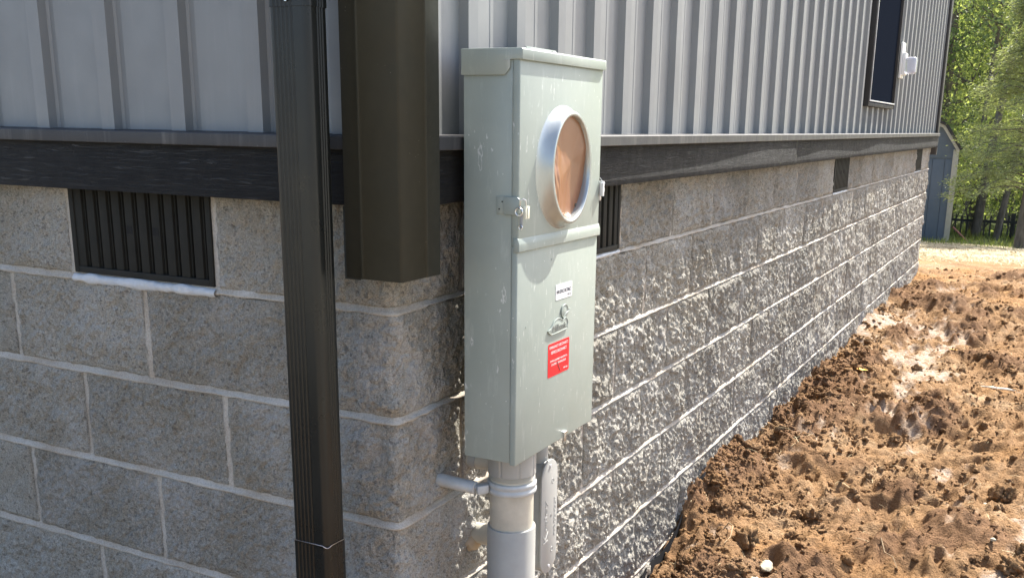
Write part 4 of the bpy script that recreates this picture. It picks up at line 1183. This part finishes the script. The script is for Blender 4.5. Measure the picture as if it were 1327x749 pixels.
# far trunks one can tell apart
for i, (x, y, ln) in enumerate(((-0.95, 26.6, 0.3), (0.1, 27.0, -0.3), (-1.9, 30.0, 0.2), (0.55, 23.4, 0.25))):
    z = gz(x, y) - .1
    t = tag(empty('tree', (x, y, z)), ['thin straight trunk seen over the shed roof', 'thin grey trunk between the forked tree and the cedar', 'narrow trunk far back behind the shed', 'thin trunk with few leaves in the gap right of the fence'][i], 'tree', G)
    mb = MB(); ends = []; mb.tube([(x, y, z), (x + ln * .4, y, z + 3), (x + ln, y, z + 8)], [0.07, 0.055, 0.03], 8)
    for k in range(12): limb((x + ln * (k / 12), y, z + 1.5 + k * .5), (rnd.uniform(-1, 1), rnd.uniform(-1, 1), .6), 0.9, 0.018, 1, mb, ends)
    mb.build('trunk', M['bark'], t, smooth=True)
    E_ = np.array([tuple(e) for e in ends]); idx = nr.randint(0, len(E_), 1500)
    leaves_mesh('crown', E_[idx] + nr.normal(size=(1500, 3)) * .15, 0.09, M['leaf_a'], t)

# ------------------------------------------------------------------ ground cover
def blades(name, n, xr, yr, h, w, mat, label, flat=False, dens=None):
    X = nr.uniform(*xr, n); Y = nr.uniform(*yr, n)
    if dens is not None:
        k = dens(X, Y) > nr.rand(n); X = X[k]; Y = Y[k]
    n = len(X)
    Z = (ground_base(X[:, None], Y[:, None]) + soil_fields(X[:, None], Y[:, None])[0])[:, 0]
    A = nr.uniform(0, 2 * math.pi, n); H = h * (0.4 + nr.rand(n)); 
    B = np.stack([X, Y, Z], -1)
    lean = np.stack([np.cos(A), np.sin(A), np.zeros(n)], -1)
    side = np.stack([-np.sin(A), np.cos(A), np.zeros(n)], -1) * w
    up = np.array([0, 0, 1.0])
    if flat: T = B + lean * H[:, None] + up * (nr.rand(n) * 0.25 * h)[:, None] + up * 0.006; B = B + up * 0.004
    else: T = B + lean * (H * 0.45)[:, None] + up * H[:, None]
    Mi = (B + T) / 2 + up * 0.08 * h
    V = np.stack([B - side, B + side, Mi + side * .8, Mi - side * .8, T], 1).reshape(-1, 3)
    i = np.arange(n)[:, None] * 5
    F = np.concatenate([i + np.array([[0, 1, 2, 3]]), i + np.array([[3, 2, 4, 4]])])
    F1 = (i + np.array([[0, 1, 2]])); F2 = (i + np.array([[0, 2, 3]])); F3 = (i + np.array([[3, 2, 4]]))
    o = mobj(name, V, np.concatenate([F1, F2, F3]), M[mat])
    return tag(o, label, kind='stuff')
blades('straw_cover', 15000, (-1.6, 2.6), (9.3, 17.5), 0.10, 0.0035, 'straw', 'dry straw scattered over the seeded ground near the trees', True, lambda x, y: np.clip((y - 9.6) / 1.6, 0.02, 1) * np.clip((18.5 - y) / 2, 0, 1))
blades('grass', 9000, (-3, 5), (15.5, 24), 0.10, 0.006, 'grass', 'green grass along the shed and under the trees', False, lambda x, y: np.clip((y - 15.8) / 1.8, 0.05, 1))
blades('dry_grass', 500, (-0.2, 1.5), (1.2, 9.5), 0.05, 0.0011, 'straw', 'loose dry grass and root fibres lying on the dug soil', True)

# soil crumbs and clods lying on the dug ground, one joined mass
def clods():
    protos = []
    for lv in (1, 2, 3, 4):
        for j in range(5):
            bm = bmesh.new(); bmesh.ops.create_icosphere(bm, subdivisions=lv, radius=1)
            V = np.array([v.co[:] for v in bm.verts]); F = np.array([[v.index for v in f.verts] for f in bm.faces]); bm.free()
            n3 = lambda f, sd: vnoise(V[:, 0] * f + V[:, 2] * f * .7 + 3 * j, V[:, 1] * f - V[:, 2] * f * .7 + 5, sd + j)
            k = 1 + 0.9 * n3(1.6, 7) - 0.7 * np.abs(n3(3.2, 17)) + 0.55 * n3(5.5, 27) + (0.42 * n3(11, 37) + 0.3 * n3(19, 47) if lv > 2 else 0)
            protos.append((V * k[:, None], F))
    Vs = []; Fs = []; n0 = 0; zone = []
    def put(n, smin, smax, lv, yr, power=2.2):
        nonlocal n0
        X = np.concatenate([nr.uniform(0.0, 1.35, n * 2 // 3), np.abs(nr.normal(size=n - n * 2 // 3)) * 0.14])
        q = nr.rand(n); Y = yr[0] + (yr[1] - yr[0]) * q ** 1.6
        h, pale, damp, straw = soil_fields(X[:, None], Y[:, None]); Z = (ground_base(X[:, None], Y[:, None]) + h)[:, 0]
        S = smin + (smax - smin) * nr.rand(n) ** power
        cl = vnoise(X * 3, Y * 2.5, 77)
        for i in range(n):
            if pale[i, 0] > 0.5 and nr.rand() < 0.8: continue
            if cl[i] < -0.12 and nr.rand() < 0.7: continue
            if X[i] - S[i] < 0.004: continue
            V, F = protos[(lv - 1) * 5 + nr.randint(5)]
            a = nr.uniform(0, 6.28); c_, s_ = math.cos(a), math.sin(a)
            Rm = np.array([[c_, -s_, 0], [s_, c_, 0], [0, 0, 1]])
            b = nr.uniform(-.8, .8); Rx = np.array([[1, 0, 0], [0, math.cos(b), -math.sin(b)], [0, math.sin(b), math.cos(b)]])
            W = (V * np.array([1, nr.uniform(.65, 1), nr.uniform(.5, .85)])) @ Rx.T @ Rm.T * S[i] + np.array([X[i], Y[i], Z[i] + S[i] * 0.22])
            Vs.append(W); Fs.append(F + n0); n0 += len(W); zone.append(np.full(len(W), min(1.0, max(0.0, damp[i, 0] * .8 + nr.uniform(-.6, .15)))))
    put(230, 0.016, 0.050, 4, (1.0, 6.5), 2.8)
    put(1700, 0.006, 0.021, 3, (1.0, 8.8), 2.0); put(3500, 0.005, 0.013, 2, (1.0, 8.0), 1.8)
    put(14000, 0.0022, 0.008, 2, (1.0, 5.0), 1.8)
    V = np.concatenate(Vs)
    o = mobj('soil_clods', V, np.concatenate(Fs), M['soil'], smooth=False)
    ca = o.data.color_attributes.new('zone', 'FLOAT_COLOR', 'POINT'); c = np.ones((len(V), 4), np.float32); c[:, 0] = 0; c[:, 1] = np.concatenate(zone); c[:, 2] = 0
    ca.data.foreach_set('color', c.ravel())
    tag(o, 'crumbs and clods of dug red brown soil', kind='stuff')
clods()

# black membrane edge showing at the foot of the wall
mem_ys = np.arange(0.9, 1.9, 0.03)
Vm = []; 
for yv in mem_ys:
    zt_ = float(ground_base(np.array([[0.0]]), np.array([[yv]]))[0, 0]) + 0.035 + 0.03 * float(vnoise(np.array([[yv * 6]]), np.array([[0.3]]), 8)[0, 0])
    Vm += [(0.014 + .006 * math.sin(yv * 23), yv, zt_ - 0.25), (0.016 + .008 * math.sin(yv * 17), yv, zt_)]
Fm = [(2 * i, 2 * i + 2, 2 * i + 3, 2 * i + 1) for i in range(len(mem_ys) - 1)]
mem = mobj('membrane', Vm, Fm, M['membrane'], house, smooth=True)
so2 = mem.modifiers.new('s', 'SOLIDIFY'); so2.thickness = 0.003

# ------------------------------------------------------------------ debris on the soil
def chip(x, y, size, label, mat='stone', name='stone_chip', cat='stone', flat=0.35, seed=1, rot=0.0, stretch=1.6, lift=1.1):
    bm = bmesh.new(); bmesh.ops.create_icosphere(bm, subdivisions=3, radius=1)
    V = np.array([v.co[:] for v in bm.verts]); F = [tuple(v.index for v in f.verts) for f in bm.faces]; bm.free()
    r2 = np.random.RandomState(seed)
    for _ in range(9):                      # knock flat facets off it
        nrm = r2.normal(size=3); nrm /= np.linalg.norm(nrm); lim = r2.uniform(0.5, 0.8)
        d = V @ nrm; V = V - np.outer(np.maximum(d - lim, 0), nrm)
    V = V * np.array([1, stretch, flat]) * size
    c, s_ = math.cos(rot), math.sin(rot); V = V @ np.array([[c, s_, 0], [-s_, c, 0], [0, 0, 1]])
    z = gz(x, y)
    o = mobj(name, V + np.array([x, y, z + size * flat * lift]), F, M[mat], None, loc=(x, y, z))
    return tag(o, label, cat)
chip(0.370, 1.400, 0.030, 'cream broken stone nearest the wall at the bottom of the picture', seed=3, rot=0.5, flat=0.5)
chip(0.365, 1.300, 0.023, 'pale flat stone below the cream one at the bottom edge', seed=8, rot=0.9)
chip(0.498, 1.335, 0.021, 'pale stone sunk in the soil at the bottom edge', seed=12, rot=1.4)
chip(0.978, 1.85, 0.010, 'small white pebble in the soil at lower right', seed=5, flat=0.7, stretch=1.1)
chip(0.93, 2.35, 0.012, 'small light pebble near the right edge', seed=6, flat=0.6, stretch=1.1)
def scrap(x, y, w, l, rot, label, mat, name, cat, seed, curl=0.25):
    r2 = np.random.RandomState(seed); n = 7
    U, W = np.meshgrid(np.linspace(-1, 1, n), np.linspace(-1, 1, n), indexing='ij')
    k = 1 + 0.25 * r2.normal(size=U.shape) * ((np.abs(U) == 1) | (np.abs(W) == 1))
    X = U * w * k * (1 - 0.35 * W ** 2); Y = W * l * k; Z = curl * w * (U ** 2 + 0.5 * np.sin(W * 2.5 + seed)) + 0.006
    c, s_ = math.cos(rot), math.sin(rot)
    V = np.stack([x + X * c - Y * s_, y + X * s_ + Y * c, gz(x, y) + Z + 0.004], -1).reshape(-1, 3)
    o = mobj(name, V, gridfaces(n, n), M[mat], None, smooth=True, loc=(x, y, gz(x, y)))
    m = o.modifiers.new('s', 'SOLIDIFY'); m.thickness = 0.0008
    return tag(o, label, cat)
scrap(0.90, 3.95, 0.018, 0.075, 1.15, 'long torn white scrap of paper at the right edge', 'paper', 'paper_scrap', 'litter', 3, 0.5)
scrap(0.205, 4.55, 0.012, 0.022, 0.3, 'orange fallen leaf lying upright near the wall', 'yleaf', 'fallen_leaf', 'leaf', 4)
scrap(0.245, 3.80, 0.013, 0.026, 1.2, 'orange fallen leaf flat on the pale clay', 'yleaf', 'fallen_leaf', 'leaf', 5)
scrap(0.60, 4.75, 0.010, 0.02, 1.9, 'yellow fallen leaf in the middle of the dug soil', 'yleaf', 'fallen_leaf', 'leaf', 6)
# roots sticking out of the soil
def root(pts, r, label):
    P = [Vector(p) for p in pts]; P = [Vector((p.x, p.y, gz(p.x, p.y) + p.z)) for p in P]
    b = MB(); b.tube(P, [r * (1 - .5 * i / (len(P) - 1)) for i in range(len(P))], 6); return tag(b.build('root', M['root'], None, smooth=True), label, 'root')
root([(0.17, 1.60, 0.0), (0.19, 1.62, 0.03), (0.215, 1.58, 0.035), (0.225, 1.52, 0.02), (0.22, 1.47, 0.01)], 0.0022, 'thin curved root arching out of the soil close to the wall')
root([(0.66, 1.70, 0.0), (0.68, 1.66, 0.022), (0.71, 1.61, 0.02), (0.73, 1.58, 0.004)], 0.0022, 'short pale root on the soil at lower centre right')
root([(0.42, 2.35, 0.0), (0.46, 2.37, 0.022), (0.50, 2.36, 0.016), (0.54, 2.32, 0.003)], 0.0018, 'thin root lying across the soil in the middle distance')
